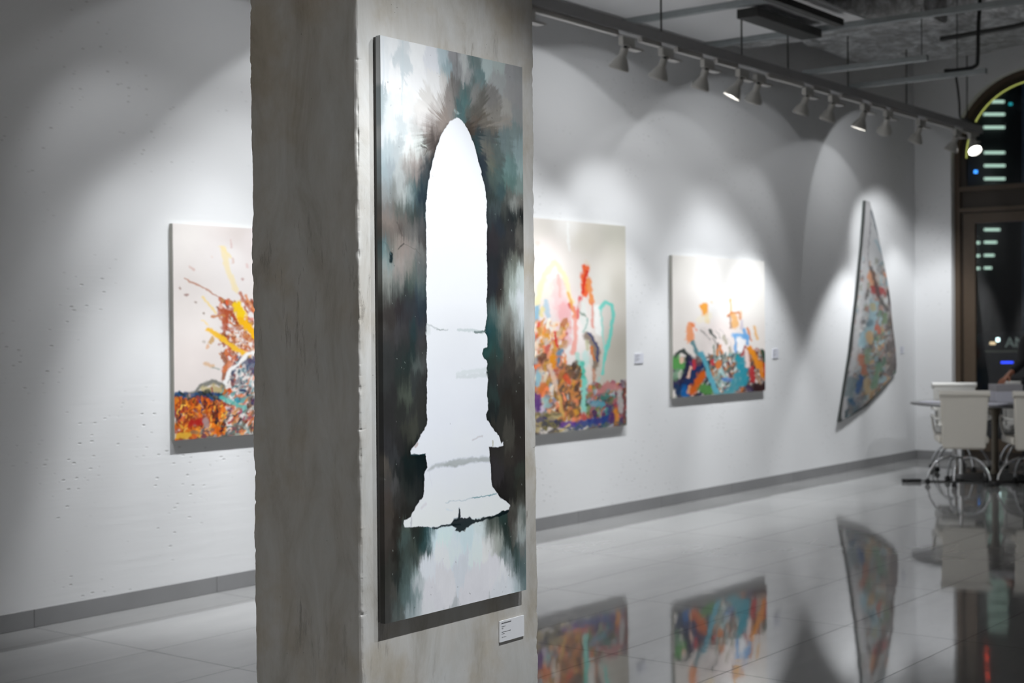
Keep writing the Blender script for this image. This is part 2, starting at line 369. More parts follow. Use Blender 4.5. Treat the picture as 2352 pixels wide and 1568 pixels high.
MAIN_FIELD=[(12,9,235,240,243),(51,4,245,248,250),(91,6,225,232,236),(86,51,215,225,230),(140,14,250,252,253),(139,104,248,249,250),(50,115,250,251,252),(12,76,238,243,246),(208,19,235,238,245),(250,16,190,210,218),(273,62,160,185,192),(303,8,165,165,168),(317,34,150,152,154),(346,15,200,205,205),(381,16,120,140,140),(361,50,170,172,172),(400,64,120,150,152),(441,1,190,208,208),(503,-7,185,200,198),(555,18,165,166,168),(603,11,160,162,163),(502,50,175,180,180),(554,82,168,168,168),(602,93,165,165,166),(476,108,140,138,135),(424,124,110,108,102),(400,101,145,145,142),(365,96,100,120,120),(311,112,120,118,116),(287,115,150,146,142),(254,95,215,212,208),(216,100,242,242,242),(188,142,225,222,218),(230,147,205,200,196),(272,148,150,142,137),(350,132,90,125,125),(330,160,80,110,112),(379,160,100,105,100),(424,161,105,100,92),(475,149,150,146,138),(527,124,180,178,172),(596,136,160,165,165),(527,173,165,160,152),(449,181,125,118,108),(398,189,110,98,88),(378,210,80,70,62),(579,193,135,155,155),(526,214,120,140,142),(448,222,90,100,100),(408,226,55,70,75),(595,240,150,175,178),(552,238,120,140,140),(448,254,110,110,102),(398,246,50,75,78),(499,265,95,110,108),(600,289,160,188,188),(551,293,110,145,143),(473,299,105,110,98),(432,297,45,58,68),(499,320,80,105,103),(599,338,130,155,150),(551,341,95,130,125),(472,347,75,90,85),(447,365,50,62,66),(498,371,60,85,88),(550,380,100,105,100),(604,380,120,118,112),(462,393,50,60,58),(10,193,180,195,200),(40,198,225,232,235),(71,189,235,240,242),(115,181,240,241,241),(160,176,235,232,228),(206,177,205,198,194),(243,191,150,138,130),(206,201,195,188,184),(169,205,225,222,220),(124,216,225,228,228),(83,229,205,215,218),(40,242,225,232,232),(9,251,215,222,225),(215,224,130,118,112),(183,224,175,165,160),(141,232,200,200,198),(114,264,232,240,238),(146,264,225,232,228),(178,249,110,98,90),(205,246,95,85,80),(214,264,75,68,66),(187,269,90,82,78),(164,274,90,95,92),(168,292,190,190,185),(141,289,215,218,215),(105,298,225,230,228),(69,289,185,195,198),(26,293,185,200,205),(9,309,175,192,198),(131,307,165,155,148),(186,293,110,100,94),(205,289,85,75,72),(195,323,50,58,62),(168,319,75,78,80),(140,333,150,140,135),(104,333,175,172,168),(69,348,185,192,192),(38,336,160,172,178),(12,353,160,178,184),(104,354,150,142,136),(144,351,125,120,118),(176,354,60,68,72),(68,378,165,172,172),(25,381,150,162,165),(46,403,130,135,132),(77,401,185,192,190),(108,404,150,165,165),(108,369,105,125,125),(135,382,65,90,92),(167,376,50,68,75),(157,407,38,55,66),(126,412,75,100,105),(12,411,140,145,145),(81,421,110,118,115),(24,445,120,118,115),(24,474,130,118,110),(10,504,105,98,92),(67,457,95,100,95),(112,442,80,92,90),(148,446,55,70,75),(125,465,55,65,62),(89,479,105,100,95),(54,493,118,108,102),(75,512,85,78,74),(40,523,110,102,96),(125,498,90,90,88),(156,496,80,82,84),(165,520,75,72,70),(124,528,100,100,98),(102,520,105,102,98),(14,541,85,105,108),(14,562,95,125,128),(22,582,120,140,138),(36,546,120,118,110),(57,554,140,130,122),(88,556,145,132,125),(124,561,130,125,120),(155,559,110,112,110),(13,600,140,150,148),(66,589,150,142,136),(110,579,135,130,126),(146,590,100,105,105),(110,603,130,128,120),(22,629,135,138,132),(65,619,130,128,124),(123,617,85,98,95),(155,625,90,102,102),(13,658,125,130,125),(56,648,95,102,98),(109,644,70,85,80),(159,655,70,88,90),(8,681,90,92,88),(47,675,65,66,64),(100,677,55,62,62),(154,682,55,68,76),(21,708,60,56,54),(64,710,50,46,48),(108,707,50,55,60),(158,715,42,55,65),(20,745,58,54,52),(86,746,52,52,56),(153,752,45,52,62),(7,775,70,68,66),(77,772,65,64,66),(153,773,60,62,66),(20,795,58,56,56),(85,796,50,52,52),(121,790,38,58,62),(152,800,62,60,62),(19,824,52,54,54),(76,834,45,50,50),(120,826,35,50,50),(152,836,55,58,58),(19,862,48,50,50),(84,864,38,50,48),(138,865,75,85,82),(165,866,70,72,72),(471,420,65,78,80),(523,423,70,75,72),(577,404,150,155,150),(603,422,26,32,32),(571,434,30,40,42),(523,446,42,48,48),(461,449,50,58,62),(497,479,42,50,58),(549,470,45,48,50),(603,464,90,90,85),(592,491,95,94,88),(538,503,55,55,55),(470,506,50,48,52),(460,539,48,45,50),(522,536,48,50,52),(591,533,70,68,64),(607,556,120,122,115),(569,570,110,115,105),(537,578,65,66,64),(469,580,40,44,48),(596,595,195,208,205),(558,596,135,145,135),(537,616,120,128,120),(505,617,50,48,48),(459,625,42,45,52),(600,638,200,212,212),(568,638,165,178,170),(536,655,120,128,118),(505,665,50,44,42),(458,672,40,44,50),(600,680,215,222,228),(562,687,190,202,200),(530,688,140,150,142),(504,694,70,68,62),(458,698,70,85,85),(468,726,80,105,105),(599,719,210,218,222),(567,726,170,178,175),(546,726,130,132,125),(509,720,130,138,130),(504,746,120,128,122),(483,746,70,92,90),(452,752,50,85,85),(599,762,190,200,202),(572,762,150,155,152),(540,759,110,110,102),(446,777,25,72,78),(477,778,35,75,75),(508,778,90,95,90),(598,795,130,136,134),(561,794,90,90,84),(518,804,72,72,68),(467,806,35,70,70),(593,827,80,80,76),(534,833,65,62,58),(482,832,45,70,66),(446,838,35,75,72),(598,857,95,92,84),(544,865,60,56,52),(481,861,50,58,54),(455,873,40,58,54),(597,893,65,62,58),(517,894,52,50,48),(18,906,50,52,52),(75,907,42,48,46),(128,909,50,55,55),(160,922,45,46,46),(83,931,70,78,68),(39,933,42,42,42),(96,950,70,78,68),(141,958,48,50,48),(17,970,42,42,42),(74,978,42,44,42),(114,980,48,50,48),(159,982,45,45,42),(122,1025,60,62,54),(38,1021,42,42,42),(104,1039,50,52,46),(150,1018,42,44,42),(16,1063,44,44,46),(73,1073,38,38,38),(104,1075,30,34,32),(37,1109,48,50,52),(103,1117,18,30,30),(148,1114,8,24,26),(148,1156,15,26,28),(103,1158,20,28,28),(59,1149,30,34,34),(11,1136,75,70,64),(11,1165,60,58,56),(41,1182,66,66,66),(80,1186,35,40,38),(134,1191,30,35,35),(147,1207,30,34,34),(14,1209,62,56,52),(58,1219,45,44,42),(111,1225,38,42,40),(79,1251,35,35,32),(14,1253,60,54,48),(48,1271,38,34,30),(13,1297,62,56,50),(48,1316,35,30,26),(79,1307,70,82,74),(123,1315,35,38,34),(78,1334,60,80,78),(146,1327,30,45,42),(173,1321,20,50,52),(154,1352,30,60,62),(114,1347,60,70,62),(455,920,38,46,46),(517,929,42,42,40),(570,930,50,48,44),(464,965,38,52,50),(532,968,42,38,34),(585,970,45,42,38),(464,1007,30,36,36),(516,1016,42,42,38),(585,1019,40,36,32),(489,1040,44,44,40),(541,1066,62,60,54),(595,1062,38,34,32),(536,1098,60,58,52),(594,1108,42,38,34),(478,1126,44,42,40),(540,1143,48,44,40),(594,1154,42,38,36),(477,1177,45,42,44),(540,1189,40,38,36),(593,1200,45,50,44),(513,1225,30,28,28),(592,1249,42,42,36),(550,1245,35,34,32),(528,1265,30,28,28),(592,1285,60,60,54),(560,1294,70,70,64),(592,1324,110,118,114),(549,1326,60,56,52),(580,1355,150,155,152),(554,1359,70,70,64),(501,1327,30,55,52),(450,1328,55,62,56),(475,1343,110,115,108),(511,1360,30,42,38),(532,1389,25,42,38),(591,1389,140,150,150),(485,1377,150,158,152),(434,1339,120,130,125),(11,1297,55,52,50),(23,1341,50,46,42),(48,1315,38,34,30),(48,1372,30,28,24),(22,1397,48,48,44),(74,1324,60,74,70),(73,1376,55,68,64),(95,1350,50,56,52),(121,1324,35,42,40),(148,1327,30,42,38),(165,1358,40,66,66),(138,1384,75,85,80),(179,1330,50,95,100),(103,1408,62,74,70),(121,1387,40,50,48),(85,1435,60,76,74),(116,1427,120,138,138),(51,1430,35,40,38),(9,1452,52,52,48),(38,1471,62,62,58),(72,1462,62,78,76),(102,1466,90,110,112),(124,1455,165,172,176),(8,1495,52,52,50),(50,1510,60,70,68),(84,1501,72,90,90),(110,1505,110,128,130),(127,1528,150,160,164),(8,1523,56,56,54),(50,1530,75,82,80),(101,1532,130,142,146),(196,1341,185,205,212),(228,1336,185,205,212),(321,1347,178,198,204),(297,1374,188,200,208),(228,1381,196,200,208),(164,1411,190,195,202),(368,1398,190,202,206),(442,1377,198,200,200),(408,1336,185,198,200),(227,1455,190,190,195),(367,1474,190,190,196),(465,1457,192,192,198),(181,1492,186,186,192),(516,1470,195,198,202),(320,1423,182,188,196),(367,1520,188,188,194),(515,1511,186,190,196),(163,1528,186,188,192),(546,1506,185,192,198),(432,1326,70,78,72),(457,1363,110,116,108),(481,1388,150,154,148),(467,1333,60,72,66),(497,1330,40,55,50),(512,1354,18,35,32),(532,1381,20,38,34),(512,1385,70,85,82),(563,1417,35,52,50),(517,1414,110,125,125),(568,1446,50,70,68),(542,1445,120,132,135),(578,1479,60,80,80),(588,1505,75,92,94),(567,1503,140,155,160),(603,1517,90,108,110),(572,1532,150,165,170),(569,1345,90,92,86),(558,1375,100,100,94),(589,1379,130,138,134),(599,1421,95,100,98),(611,1349,80,88,84),(569,1322,50,48,44),(609,1461,80,95,95),(609,1493,70,88,90)]
MAIN_SIL=[(308,181),(329,186),(351,204),(371,227),(387,253),(400,284),(412,311),(424,345),(434,369),(440,403),(439,451),(443,476),(440,530),(438,555),(441,606),(440,654),(436,689),(439,733),(431,758),(422,777),(434,785),(438,793),(438,822),(420,826),(414,840),(420,853),(436,860),(436,876),(431,900),(434,904),(440,913),(438,932),(435,967),(441,1001),(429,1014),(435,1031),(453,1047),(468,1061),(489,1082),(496,1095),(500,1103),(508,1096),(509,1109),(483,1111),(442,1107),(443,1130),(444,1146),(450,1159),(451,1175),(450,1203),(456,1223),(474,1241),(494,1259),(518,1271),(537,1282),(533,1296),(502,1298),(460,1306),(404,1306),(354,1305),(310,1308),(276,1309),(238,1309),(192,1311),(155,1304),(119,1299),(94,1301),(79,1298),(73,1288),(77,1279),(101,1274),(119,1255),(133,1236),(154,1223),(161,1205),(160,1181),(161,1157),(173,1143),(169,1125),(166,1106),(148,1106),(121,1107),(105,1106),(104,1096),(117,1085),(133,1071),(147,1054),(163,1040),(173,1025),(173,983),(174,929),(176,896),(176,890),(174,848),(176,800),(175,779),(175,755),(177,697),(175,649),(177,589),(176,522),(178,492),(175,456),(178,420),(180,417),(183,384),(189,363),(200,331),(212,300),(224,269),(238,243),(257,220),(281,196)]
MAIN_BLOT=[(192,1314),(238,1309),(272,1310),(281,1297),(301,1296),(305,1271),(310,1272),(314,1297),(335,1302),(349,1296),(362,1306),(399,1309),(460,1306),(504,1298),(536,1297),(533,1305),(486,1311),(429,1314),(404,1317),(364,1320),(339,1325),(330,1335),(310,1335),(286,1328),(293,1323),(272,1314),(238,1314),(201,1318)]
MAIN_BAND=[(170,1155),(194,1140),(241,1136),(288,1132),(352,1131),(396,1134),(416,1131),(446,1139),(446,1152),(386,1147),(322,1150),(293,1154),(269,1149),(217,1148),(194,1151)]
MAIN_STROKES=[([(175,755),(199,761),(227,771),(264,771)],4.5,(175,182,184),0.55),([(180,767),(180,777)],15.9,(215,220,222),0.7),([(217,770),(245,772)],3.2,(130,140,138),0.5),([(307,772),(371,774),(421,779)],7.7,(185,198,198),0.6),([(381,779),(429,777)],5.1,(90,110,108),0.8),([(301,894),(365,890),(430,888)],12.8,(205,212,214),0.7),([(301,903),(430,902)],11.5,(200,206,208),0.7),([(360,1247),(395,1246),(474,1246)],2.9,(60,120,125),0.8),([(249,1250),(268,1245),(335,1249),(360,1247)],2.6,(165,178,180),0.7),([(367,1083),(380,1079),(412,1075)],5.1,(180,176,176),0.6),([(135,1076),(124,1085)],7.0,(165,145,138),0.7),([(460,1093),(458,1105)],5.7,(150,145,115),0.7),([(107,1275),(104,1298)],4.5,(150,150,150),0.55),([(165,1242),(147,1252)],7.7,(190,186,186),0.5),([(171,1134),(193,1199)],3.2,(190,190,192),0.3),([(306,1268),(308,1300)],2.9,(20,60,62),0.9),([(286,1300),(301,1299)],8.3,(20,70,74),0.7),([(253,1266),(277,1272)],3.8,(190,200,204),0.5),([(192,1311),(310,1315)],4.5,(5,30,36),0.8),([(105,1107),(167,1108)],3.2,(10,50,56),0.7),([(35,570),(34,589)],11.5,(10,30,36),0.95),([(62,557),(71,549),(86,543)],3.8,(60,62,60),0.8),([(1,539),(23,547),(33,570)],4.5,(85,105,106),0.6),([(86,543),(133,554),(155,571)],2.6,(100,98,94),0.6),([(58,487),(80,521)],3.8,(80,74,70),0.5),([(188,170),(248,202)],2.9,(150,138,130),0.5),([(216,172),(253,199)],2.2,(170,158,150),0.5),([(244,163),(262,192)],1.9,(170,160,152),0.5),([(159,275),(182,279)],3.8,(60,58,52),0.7),([(184,282),(170,299)],2.6,(80,78,70),0.7),([(155,266),(180,274)],2.6,(215,225,215),0.6),([(301,163),(318,170)],7.0,(160,180,180),0.8),([(89,1),(85,116),(81,170)],7.0,(212,224,228),0.55),([(12,12),(11,149)],5.7,(225,232,238),0.5),([(444,191),(553,157)],3.8,(170,162,152),0.5),([(378,198),(439,153)],4.5,(95,86,76),0.5),([(312,1),(316,124)],8.3,(120,120,120),0.4),([(381,3),(395,71)],7.7,(105,130,130),0.5),([(342,9),(340,96)],7.0,(190,192,190),0.45),([(287,78),(310,168)],6.4,(110,106,102),0.45),([(345,83),(350,126),(335,171)],8.3,(85,118,118),0.5)]
ART_1=([(18,22,240,234,230),(147,14,228,218,214),(34,188,236,228,224),(33,336,230,220,216),(127,72,242,236,234),(177,31,235,226,224),(307,64,236,230,226),(483,56,236,230,226),(481,310,232,224,220)],
[('s',[(112,50),(123,103),(142,148)],11.1,(250,228,160),0.6),('s',[(109,48),(129,72)],5.2,(248,228,170),0.6),('s',[(131,30),(133,47)],4.4,(215,180,175),0.6),('s',[(135,76),(136,85)],5.2,(220,185,170),0.6),('s',[(170,86),(171,93)],5.2,(225,190,185),0.6),('s',[(88,74),(89,75)],4.4,(235,215,205),0.6),('s',[(24,125),(67,146),(126,179)],3.3,(190,130,100),0.8),('s',[(14,147),(16,149)],5.2,(150,110,90),0.8),('s',[(29,162),(31,163)],5.2,(160,120,110),0.8),('s',[(48,179),(49,180)],3.3,(170,150,140),0.8),('s',[(68,205),(69,206)],3.7,(150,130,115),0.8),('s',[(37,98),(45,103)],4.8,(215,180,170),0.7),('s',[(157,123),(159,125)],4.4,(190,140,130),0.7),('s',[(66,271),(68,272)],5.2,(190,180,170),0.7),('s',[(75,281),(76,284)],5.9,(225,170,120),0.7),('s',[(69,323),(87,329)],8.1,(215,170,120),0.7),('s',[(84,332),(100,335)],4.4,(140,150,140),0.6),('c',104,172,263,321,150,17.0,6.3,-62,[(180,85,40),(205,110,60),(150,70,40),(225,150,90),(195,120,80),(210,90,50)]),('c',126,221,247,304,120,5.2,3.3,0,[(225,180,150),(170,90,50),(235,200,175),(140,70,40)]),('s',[(107,202),(122,202),(114,240)],14.8,(180,80,45),0.8),('s',[(153,156),(168,186),(184,202)],6.7,(190,95,50),0.8),('s',[(165,163),(188,202)],5.2,(225,140,80),0.8),('s',[(65,165),(81,187),(94,204)],4.4,(246,218,140),0.8),('s',[(85,212),(113,211)],4.4,(200,130,80),0.9),('s',[(63,221),(77,232)],3.7,(248,220,150),0.7),('s',[(77,242),(107,263),(137,286),(171,308)],9.6,(246,192,40),0.95),('s',[(145,187),(156,210)],18.5,(250,208,30),1),('s',[(156,221),(191,260)],16.3,(246,184,20),1),('s',[(86,263),(82,274)],8.1,(200,150,60),0.8),('s',[(110,301),(117,324),(111,358)],9.6,(150,80,40),0.9),('s',[(132,317),(113,339)],11.1,(215,120,70),0.8),('c',125,313,346,433,150,14.8,5.9,60,[(60,80,120),(110,160,170),(90,150,160),(140,80,80),(230,120,40),(170,190,190),(40,60,90),(120,120,125)]),('s',[(167,318),(190,342)],22.2,(40,60,100),0.8),('s',[(183,299),(167,304),(151,321),(128,340),(115,370),(117,393),(128,403)],7.4,(242,240,238),1),('s',[(4,411),(25,395),(47,387),(61,373),(85,365),(107,373),(117,400)],9.6,(110,112,105),0.9),('s',[(14,415),(68,398),(105,392)],25.9,(120,110,85),0.9),('s',[(68,383),(72,390)],16.3,(200,185,140),0.9),('s',[(87,382),(100,386)],16.3,(190,172,125),0.9),('s',[(83,380),(85,395)],3.7,(150,60,60),0.8),('s',[(36,396),(47,398)],9.6,(215,180,170),0.8),('c',-1,390,112,434,70,12.6,8.1,-30,[(20,60,110),(40,50,45),(25,80,130),(60,60,50)]),('s',[(2,432),(32,419),(54,412)],13.3,(15,65,120),0.9),('c',105,388,345,511,170,16.3,7.4,40,[(230,120,30),(100,170,170),(40,50,90),(200,60,40),(160,150,140),(120,90,70),(60,150,150),(235,150,60)]),('c',0,405,112,495,170,17.0,7.4,85,[(230,110,20),(205,85,20),(240,150,40),(180,60,30),(110,50,30),(235,125,30)]),('c',0,405,116,496,46,14.8,3.3,70,[(60,30,25),(90,40,30),(40,35,50),(150,40,30),(245,190,80)]),('c',113,396,345,511,60,14.8,3.7,50,[(30,30,50),(60,40,40),(230,225,215),(20,70,90),(170,60,90)]),('s',[(37,459),(59,457)],16.3,(180,30,25),0.9),('s',[(6,486),(31,487)],11.1,(232,180,60),0.9),('s',[(68,454),(71,466)],11.1,(170,150,150),0.8),('s',[(139,411),(143,413)],12.6,(0,150,170),0.9),('s',[(105,403),(120,412),(158,430)],8.1,(90,190,180),0.8),('c',35,470,345,521,90,13.3,6.7,0,[(60,80,90),(150,160,150),(110,120,110),(90,110,100),(130,70,80)]),('c',347,348,550,538,160,18.5,9.6,30,[(230,120,30),(100,170,170),(40,50,90),(200,60,40),(160,150,140)])])
ART_2=([(123,20,228,222,214),(182,8,236,233,229),(222,40,212,207,196),(298,16,206,203,191),(305,142,206,201,190),(304,286,190,184,172),(258,143,226,223,215),(150,96,248,241,236),(122,147,250,241,226),(167,180,248,226,226),(184,248,250,241,239),(196,110,236,229,223),(295,357,195,190,178),(133,63,241,231,226),(50,52,222,216,206),(49,214,240,225,215)],
[('s',[(181,5),(183,36),(186,63)],4.6,(243,243,240),0.8),('s',[(112,181),(129,123),(152,92),(174,118),(190,180)],10.0,(251,241,165),0.55),('s',[(113,51),(116,54)],6.4,(238,215,205),0.7),('s',[(160,139),(165,187),(170,248)],25.0,(250,200,200),0.5),('s',[(174,193),(177,265)],22.1,(245,165,170),0.55),('s',[(160,122),(165,166)],7.9,(240,180,170),0.6),('s',[(113,194),(111,214)],12.1,(120,185,215),0.8),('s',[(132,180),(137,211)],9.3,(165,205,225),0.7),('s',[(137,229),(140,248),(142,268)],13.6,(60,160,190),0.75),('s',[(125,194),(122,207)],8.6,(240,225,140),0.7),('s',[(225,88),(232,98)],9.3,(230,215,195),0.7),('s',[(224,102),(220,123),(222,158)],13.6,(240,95,30),0.95),('s',[(230,130),(237,177)],10.7,(235,140,60),0.9),('s',[(226,109),(217,155)],5.7,(220,55,35),0.9),('s',[(212,169),(203,210),(187,185)],7.9,(226,80,75),0.85),('s',[(183,159),(197,210)],5.4,(242,182,90),0.8),('s',[(197,193),(198,248),(193,293)],8.6,(246,150,130),0.75),('s',[(239,179),(239,235)],4.6,(222,130,110),0.7),('s',[(250,193),(254,246)],13.6,(246,247,244),0.8),('s',[(213,186),(224,242)],14.3,(225,232,226),0.7),('s',[(211,200),(224,210)],4.3,(90,120,100),0.7),('s',[(218,245),(228,214)],3.6,(120,170,160),0.6),('s',[(258,191),(270,178),(287,182),(289,214),(280,260),(269,295),(263,341)],7.1,(75,210,195),0.8),('s',[(260,193),(263,249),(269,290)],5.0,(125,216,205),0.6),('s',[(253,351),(249,369)],5.0,(140,215,205),0.5),('s',[(226,256),(239,266),(249,291),(244,323)],14.3,(120,98,78),0.85),('s',[(231,249),(252,281),(250,311)],4.6,(60,70,112),0.9),('s',[(235,280),(241,305)],7.1,(205,120,60),0.9),('s',[(240,330),(241,358)],6.4,(195,135,105),0.8),('s',[(224,266),(227,284)],7.1,(190,190,150),0.7),('s',[(220,294),(223,322)],12.1,(190,228,222),0.7),('s',[(229,326),(230,364)],14.3,(232,222,214),0.7),('s',[(209,318),(215,360)],15.7,(40,188,165),0.9),('s',[(216,360),(219,419)],15.7,(130,215,200),0.85),('s',[(202,297),(207,325)],9.3,(140,215,200),0.6),('c',-13,221,176,317,160,17.9,8.6,75,[(240,130,80),(245,180,120),(225,90,70),(200,150,60),(250,220,190),(235,160,40),(250,235,220)]),('c',-13,287,168,443,230,20.0,9.3,70,[(240,130,80),(235,170,130),(190,80,70),(200,150,60),(235,215,185),(150,90,70),(225,160,50),(110,160,190),(120,80,60)]),('s',[(151,244),(157,275)],6.1,(222,50,50),0.9),('s',[(147,302),(145,319)],14.3,(236,150,30),0.9),('s',[(114,334),(112,357)],10.0,(130,195,215),0.8),('s',[(124,358),(117,378)],12.1,(220,120,60),0.9),('s',[(138,318),(162,384)],9.3,(240,205,180),0.8),('c',162,319,208,446,110,16.4,7.9,80,[(120,80,60),(200,130,70),(235,140,100),(90,70,60),(220,160,50),(110,90,75)]),('s',[(180,324),(190,345)],10.7,(110,85,70),0.8),('s',[(176,344),(183,355)],12.1,(225,90,60),0.8),('s',[(162,387),(168,429)],7.9,(228,180,100),0.8),('s',[(110,382),(117,424)],15.7,(90,50,140),0.85),('s',[(113,431),(127,402)],7.9,(222,205,225),0.9),('s',[(130,392),(134,402)],12.1,(150,200,200),0.8),('c',227,364,321,471,200,12.9,7.9,60,[(60,150,140),(120,60,90),(200,120,120),(220,140,50),(70,40,110),(130,140,80),(50,90,70),(170,175,190),(170,60,50),(110,80,70)]),('s',[(255,380),(278,366),(300,376)],12.9,(196,128,128),0.85),('s',[(241,407),(264,409)],12.1,(90,165,185),0.8),('s',[(303,387),(310,427)],12.1,(185,180,178),0.8),('s',[(279,421),(281,449)],12.1,(65,35,110),0.8),('s',[(295,425),(298,455)],8.6,(220,140,40),0.85),('s',[(317,380),(318,460)],6.4,(120,60,55),0.8),('s',[(200,454),(230,450),(267,445)],15.7,(18,58,135),0.9),('s',[(215,429),(219,438)],10.7,(195,60,50),0.9),('s',[(159,447),(190,450)],11.4,(100,58,150),0.9),('s',[(163,459),(182,452)],5.7,(235,205,130),0.8),('c',-15,419,161,466,120,14.3,7.9,0,[(70,70,80),(150,140,90),(60,60,100),(120,110,90),(200,180,130)]),('c',165,454,321,484,50,14.3,4.3,0,[(120,120,110),(90,100,95),(60,80,120)])])
ART_3=([(6,25,238,234,228),(104,19,250,247,243),(183,14,248,245,241),(10,126,236,230,225),(10,189,230,222,216),(103,98,250,248,246),(197,96,250,246,240),(196,193,240,232,226),(103,178,238,226,222)],
[('s',[(68,115),(70,130)],13.3,(246,165,45),0.95),('s',[(73,136),(75,151)],7.7,(246,222,165),0.7),('s',[(83,104),(84,105)],4.6,(246,222,190),0.7),('s',[(39,159),(36,192)],14.8,(240,150,92),0.9),('s',[(41,156),(51,172)],4.1,(235,130,80),0.9),('s',[(46,167),(49,177)],5.1,(246,232,228),0.8),('s',[(58,146),(78,136)],12.8,(246,235,205),0.5),('s',[(128,98),(130,130)],4.8,(242,195,130),0.85),('s',[(124,138),(133,130),(150,131),(151,146)],5.6,(215,135,75),0.85),('s',[(138,141),(138,162)],14.3,(235,178,105),0.9),('s',[(126,138),(129,167)],4.1,(160,120,100),0.7),('s',[(153,124),(155,141)],3.6,(245,210,170),0.7),('s',[(140,186),(169,190)],12.8,(115,178,232),0.95),('s',[(140,192),(140,230)],6.1,(90,165,225),0.9),('s',[(161,171),(168,206)],6.6,(110,170,225),0.9),('s',[(155,151),(155,168)],6.6,(200,190,205),0.7),('s',[(64,172),(83,193),(100,220)],15.3,(228,218,214),0.8),('s',[(103,178),(123,213),(133,237)],12.8,(236,226,222),0.8),('s',[(60,172),(80,193)],2.3,(110,105,100),0.7),('s',[(79,171),(93,191)],4.1,(60,72,66),0.9),('s',[(93,172),(105,191)],1.8,(150,145,140),0.7),('s',[(85,191),(98,209)],2.6,(120,115,110),0.7),('s',[(113,186),(117,205)],5.6,(175,168,150),0.8),('s',[(126,212),(129,233)],5.6,(165,158,138),0.8),('s',[(103,167),(139,221)],1.5,(200,190,190),0.6),('s',[(89,209),(90,230)],4.1,(110,130,110),0.8),('s',[(103,210),(111,234)],7.1,(215,125,55),0.9),('s',[(100,204),(92,241)],3.6,(85,62,52),0.8),('c',0,237,82,327,120,12.8,6.6,60,[(40,60,60),(30,40,80),(70,60,60),(90,120,90),(60,50,90)]),('c',77,225,149,327,150,11.7,5.6,65,[(90,100,90),(150,180,175),(190,120,60),(60,60,80),(120,60,60),(170,195,185),(70,110,120),(80,80,70)]),('c',149,222,212,333,110,12.8,6.1,70,[(60,60,70),(150,60,50),(200,120,60),(70,40,40),(90,80,80)]),('s',[(2,242),(9,223),(20,219),(32,228),(31,248)],8.2,(32,48,46),0.95),('s',[(9,242),(17,255)],23.0,(90,160,82),0.95),('s',[(19,235),(20,243)],7.1,(235,195,175),0.9),('s',[(5,272),(14,268)],15.3,(120,160,130),0.85),('s',[(17,265),(14,278)],6.1,(205,205,190),0.8),('s',[(37,236),(26,274),(16,299)],11.7,(30,28,66),0.95),('s',[(62,250),(45,272),(26,302)],16.3,(14,46,98),0.95),('s',[(22,307),(28,317)],15.3,(0,100,172),0.95),('s',[(8,300),(12,313)],11.2,(15,50,90),0.9),('s',[(45,241),(44,257)],6.6,(205,50,62),0.9),('s',[(37,256),(32,277)],5.6,(246,200,180),0.9),('s',[(36,244),(39,250)],4.6,(110,50,120),0.8),('s',[(53,234),(57,245)],12.8,(110,80,80),0.7),('s',[(62,276),(52,291),(42,313)],15.3,(222,102,22),0.95),('s',[(35,302),(33,313)],5.1,(235,170,120),0.8),('s',[(64,307),(79,314)],19.4,(84,144,72),0.95),('s',[(42,199),(50,221),(62,232)],8.2,(72,132,142),0.9),('s',[(60,226),(70,245),(77,272),(87,299),(94,318)],9.7,(95,175,195),0.95),('s',[(85,243),(87,251)],7.7,(200,50,60),0.9),('s',[(100,249),(100,260)],10.2,(215,120,50),0.9),('s',[(105,265),(115,285)],7.7,(170,205,205),0.85),('s',[(112,290),(128,292)],8.7,(80,130,190),0.9),('s',[(148,195),(155,200),(152,219)],12.8,(250,250,252),1),('s',[(144,232),(145,249)],7.7,(40,132,122),0.9),('s',[(152,246),(157,271),(157,298)],21.4,(25,152,172),0.92),('s',[(144,286),(138,310),(125,320)],20.4,(60,150,165),0.9),('s',[(163,213),(155,233)],6.6,(172,62,62),0.9),('s',[(164,222),(169,261)],8.2,(246,222,216),0.95),('s',[(178,267),(181,299)],10.7,(192,50,56),0.95),('s',[(170,168),(178,198)],5.1,(215,130,72),0.85),('s',[(186,164),(194,193)],6.1,(238,185,115),0.85),('s',[(174,217),(189,245),(195,265)],11.7,(242,150,32),0.95),('s',[(200,257),(205,285)],10.2,(238,140,30),0.95),('s',[(210,257),(210,285)],5.1,(210,80,25),0.9),('s',[(206,224),(210,249)],7.7,(18,80,62),0.9),('s',[(196,226),(200,237)],4.6,(150,160,150),0.7),('s',[(181,314),(209,313)],19.4,(52,26,28),0.95),('s',[(190,276),(195,301)],5.1,(190,150,120),0.8),('s',[(168,313),(176,327)],10.2,(60,50,90),0.8),('s',[(198,290),(201,307)],3.6,(200,170,140),0.7),('s',[(128,320),(92,323)],4.1,(90,150,160),0.8)])
